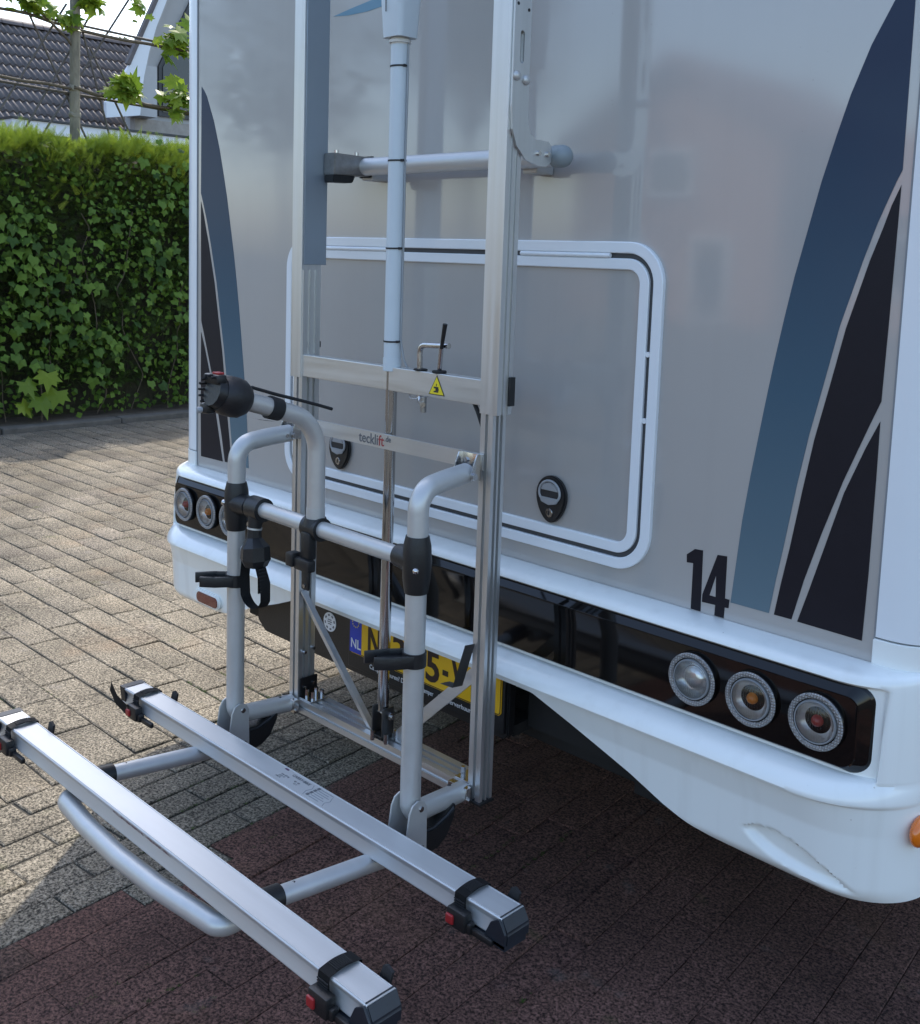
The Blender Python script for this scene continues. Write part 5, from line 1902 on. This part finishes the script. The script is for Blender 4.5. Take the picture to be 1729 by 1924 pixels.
leaf_cluster(2.98, 2.82, 30, 0.06, 0.10, 0.20)
leaf_cluster(3.48, 3.28, 32, 0.09, 0.10, 0.18)
leaf_cluster(3.52, 2.80, 34, 0.09, 0.10, 0.18)
leaf_cluster(2.05, 3.38, 12, 0.08, 0.08, 0.14)
leaf_cluster(2.22, 3.40, 18, 0.08, 0.08, 0.15)
leaf_cluster(2.46, 3.30, 12, 0.05, 0.06, 0.12)
leaf_cluster(2.72, 3.48, 16, 0.07, 0.08, 0.15)
leaf_cluster(3.10, 3.58, 7, 0.06, 0.07, 0.13)
leaf_cluster(2.95, 2.42, 3, 0.05, 0.06, 0.11)
# sapling with big leaves at the foot of the hedge
sap = thing('maple_sapling', 'small sapling with large pale green lobed leaves at the hedge foot', 'plant', (-6.62, 2.0, 0.03))
tube('stem', [(-6.64, 2.02, 0.03), (-6.62, 2.02, 0.20), (-6.60, 2.0, 0.34)], 0.005, twig_mat, sap, 6)
for dy, dz, s, roll in ((-0.14, 0.30, 0.16, 0.3), (0.05, 0.36, 0.17, -0.2), (-0.02, 0.17, 0.19, 0.1), (0.13, 0.21, 0.17, -0.4), (-0.17, 0.13, 0.14, 0.5)):
    o = bpy.data.objects.new('leaf', plane_meshes[0])
    link(o, sap)
    o.scale = (s, s, s)
    o.location = (-6.58, 2.0 + dy, 0.03 + dz + 0.04)
    nrm = Vector((0.8, roll * 0.5, 0.6)).normalized()
    dv = Vector((0.2, roll, -1))
    tx_ = (dv - nrm * dv.dot(nrm)).normalized()
    o.rotation_euler = Matrix((tx_, nrm.cross(tx_), nrm)).transposed().to_euler()

# ------------------------------------------------------------------ neighbour's house beyond the hedge
house = thing('tiled_house', 'house with dark tiled roof and white curved gable boards beyond the hedge', 'house', (-15.5, 7.0, 0))
RX, RZ, EX, EZ = -16.0, 4.96, -12.6, 2.35
box2('wall', (-18.5, -4.0, 0.0), (-13.1, 9.4, 2.5), brick_wall, house, 0)
bm = bmesh.new()
bm_prism(bm, [(RX, RZ - 0.06), (EX, EZ - 0.06), (EX, EZ - 0.2), (RX, RZ - 0.25), (2 * RX - EX, EZ - 0.2), (2 * RX - EX, EZ - 0.06)], 'y', -4.4, 9.8)
from_bm('roof_deck', bm, tile_mat, house, False)
# pantiles on the visible stretch
sl_v = Vector((EX - RX, 0, EZ - RZ))
SL = sl_v.length
sl_v.normalize()
sn = Vector((-sl_v.z, 0, sl_v.x))
if sn.z < 0:
    sn = -sn
TW, TG = 0.205, 0.335


def tile_mesh(TW_):
    V, F = [], []
    ns = 12
    for r_, (t, lift_) in enumerate(((0.0, 0.006), (TG + 0.05, 0.036), (TG + 0.05, 0.006))):
        for k in range(ns + 1):
            u_ = k / ns
            w_ = TW_ * 1.04 * (u_ - 0.5)
            hh = 0.018 * math.sin(4 * math.pi * u_ + 0.6)
            p_ = Vector((0, w_, 0)) + sl_v * t + sn * (lift_ + hh)
            V.append(tuple(p_))
    for r_ in range(2):
        for k in range(ns):
            a = r_ * (ns + 1) + k
            F.append((a, a + 1, a + ns + 2, a + ns + 1))
    me = bpy.data.meshes.new('roof_tile')
    me.from_pydata(V, [], F)
    me.materials.append(tile_mat)
    me.polygons.foreach_set('use_smooth', [True] * ns + [False] * ns)
    return me


tmesh = tile_mesh(TW)
nrow = int(SL / TG)
for r_ in range(nrow):
    for k in range(24):
        y = 4.05 + k * TW
        if y > 8.9:
            continue
        o = bpy.data.objects.new('roof_tile', tmesh)
        link(o, house)
        p_ = Vector((RX, y, RZ)) + sl_v * (r_ * TG)
        o.location = p_
        o.rotation_euler = (random.gauss(0, 0.006), random.gauss(0, 0.006), 0)
for k in range(16):
    y = 3.9 + k * 0.34
    bm = bmesh.new()
    pts = [(RX + 0.13 * math.cos(a), RZ - 0.03 + 0.10 * math.sin(a)) for a in [math.pi * j / 8 for j in range(9)]]
    bm_prism(bm, pts, 'y', y, y + 0.36)
    from_bm('ridge_tile', bm, tile_mat, house)
# cross gable: curved white boards, soffit, dark verge, window wall
fl = [(6.717, 5.082), (6.49, 4.58), (6.261, 4.083), (6.06, 3.77), (5.888, 3.513), (5.886, 3.294)]
fr_ = [(6.422, 3.387), (6.448, 3.666), (6.485, 3.947), (6.57, 4.319), (6.691, 4.698), (6.863, 5.109)]
gb = prism('gable_board', [(7.5, 6.5), (7.35, 6.5)] + [] + [(6.717, 5.082), (6.261, 4.083), (5.888, 3.513), (5.886, 3.294), (6.422, 3.387), (6.448, 3.666), (6.485, 3.947), (6.57, 4.319), (6.691, 4.698), (6.863, 5.109)], 'x', -13.0, -13.08, fascia_white, house, smooth=False)
prism('verge_tiles', [(6.717, 5.09), (6.261, 4.09), (6.20, 4.10), (6.655, 5.09), (7.30, 6.5), (7.36, 6.5)], 'x', -12.98, -13.06, tile_mat, house, smooth=False)
prism('soffit', [(6.422, 3.39), (6.448, 3.666), (6.485, 3.947), (6.57, 4.319), (6.691, 4.698), (6.863, 5.109), (7.5, 6.5), (7.56, 6.5), (6.92, 5.10), (6.75, 4.70), (6.63, 4.32), (6.545, 3.95), (6.51, 3.67), (6.48, 3.39)], 'x', -13.081, -13.45, soffit_mat, house, smooth=False)
box2('eaves_box', (-13.42, 6.43, 3.385), (-13.02, 6.71, 4.12), soffit_mat, house, 0.004)
prism('gable_wall', [(6.5, 2.5), (9.6, 2.5), (9.6, 5.2), (8.3, 6.6), (7.5, 6.4), (6.62, 4.4), (6.5, 3.4)], 'x', -13.452, -13.6, soffit_mat, house, smooth=False)
gw = prism('gable_window', [(6.96, 3.47), (8.9, 3.47), (8.9, 4.9), (8.2, 5.7), (7.55, 5.35), (6.96, 4.215)], 'x', -13.40, -13.46, frame_dark, house, smooth=False)
prism('pane', [(7.02, 3.53), (7.9, 3.53), (7.9, 5.4), (7.58, 5.2), (7.02, 4.2)], 'x', -13.385, -13.399, window_dark, gw, smooth=False)
box2('brick_band', (-13.45, 6.5, 2.5), (-13.30, 9.6, 3.384), brick_wall, house, 0)
# flat roofed extension with white edge
box2('flat_roof_edge', (-12.55, 4.1, 2.86), (-12.0, 9.5, 3.02), fascia_white, house, 0.004)
box2('flat_roof_lip', (-12.60, 4.08, 3.021), (-11.97, 9.5, 3.05), frame_dark, house, 0.002)
box2('extension_wall', (-12.5, 4.3, 0.0), (-12.1, 9.4, 2.859), brick_wall, house, 0)
cyl('vent_pipe', (-12.9, 4.92, 2.6), (-12.9, 4.92, 3.02), 0.07, frame_dark, house, 14)
cyl('vent_cap', (-12.9, 4.92, 3.02), (-12.9, 4.92, 3.08), 0.10, frame_dark, house, 14)


def leafy_tree(name, label, loc, h, r, nleaf, seed, parent=None, trunk_h=None, group=None):
    rg = np.random.default_rng(seed)
    t = thing(name, label, 'tree', loc, group)
    x, y, z = loc
    th = trunk_h if trunk_h else h * 0.35
    tube('trunk', [(x, y, z), (x + 0.05, y, z + th * 0.6), (x, y + 0.05, z + th * 1.5)], 0.16, bark, t, 10, radii=[0.2, 0.15, 0.09])
    nb = 22
    cc = rg.normal(size=(nb, 3))
    cc /= np.linalg.norm(cc, axis=1)[:, None]
    cc = cc * rg.uniform(0.35, 0.85, nb)[:, None] * np.array([r, r, (h - th) / 2]) + np.array([x, y, z + th + (h - th) / 2])
    for k in range(0, nb, 3):
        tube('limb', [(x, y, z + th), tuple((cc[k] + np.array([x, y, z + th])) / 2 + np.array([0, 0, 0.1])), tuple(cc[k])], 0.04, bark, t, 6, radii=[0.07, 0.045, 0.02])
    idx = rg.integers(0, nb, nleaf)
    pp = cc[idx] + rg.normal(size=(nleaf, 3)) * r * 0.20
    lv = np.array([(0, -0.3, 0), (0.6, -0.45, 0.05), (1.0, 0, 0.0), (0.6, 0.45, 0.05)], float)
    lf = np.array([(0, 1, 2, 3)])
    me = scatter_mesh(name + '_crown', lv, lf, rand_rots(nleaf, rg), pp, rg.uniform(0.14, 0.3, nleaf), tree_mat, np.clip(rg.normal(0.45, 0.25, nleaf), 0, 1))
    o = bpy.data.objects.new('crown', me)
    o['kind'] = 'stuff'
    link(o, t)
    return t


leafy_tree('far_tree', 'dark green tree rising behind the tiled roof ridge', (-24.0, 12.4, 0), 7.1, 1.5, 2600, 5)

# ------------------------------------------------------------------ what stands behind the photographer and shows in the glossy panel
hs = thing('brick_house', 'red brick gabled house across the street mirrored faintly in the rear panel', 'house', (-14.1, -25.0, 0))
prism('wall', [(-17.2, 0.0), (-11.0, 0.0), (-11.0, 4.75), (-14.1, 6.5), (-17.2, 4.75)], 'y', -29.0, -22.0, house_brick, hs, smooth=False)
prism('roof', [(-17.7, 4.52), (-14.1, 6.56), (-10.5, 4.52), (-10.5, 4.70), (-14.1, 6.80), (-17.7, 4.70)], 'y', -29.3, -21.6, roof_red, hs, smooth=False)
for k, (wx, ww, z0, z1) in enumerate(((-15.6, 1.5, 0.9, 2.3), (-12.8, 1.1, 0.05, 2.2), (-14.1, 1.4, 3.2, 4.4))):
    w_ = box2('window', (wx - ww / 2, -21.99, z0), (wx + ww / 2, -21.92, z1), fascia_white, hs, 0)
    box2('pane', (wx - ww / 2 + 0.1, -21.915, z0 + 0.1), (wx + ww / 2 - 0.1, -21.905, z1 - 0.1), window_dark, w_, 0)
hr = thing('row_house', 'low row house with red roof right of the gabled house', 'house', (-7.0, -26.0, 0))
box2('wall', (-10.4, -29.0, 0.0), (-3.0, -23.0, 2.8), house_brick, hr, 0)
prism('roof', [(-22.6, 2.7), (-26.0, 5.0), (-29.4, 2.7)], 'x', -10.45, -2.6, roof_red, hr, smooth=False)
for wx in (-8.6, -5.2):
    w_ = box2('window', (wx - 0.8, -22.99, 0.9), (wx + 0.8, -22.92, 2.3), fascia_white, hr, 0)
    box2('pane', (wx - 0.7, -22.915, 1.0), (wx + 0.7, -22.905, 2.2), window_dark, w_, 0)
leafy_tree('street_tree', 'tall green street tree left of the gabled house', (-19.5, -20.0, 0), 13.0, 3.2, 5200, 8)
leafy_tree('garden_tree', 'tall dark garden tree behind the street tree', (-26.0, -18.5, 0), 12.0, 3.6, 4600, 9)
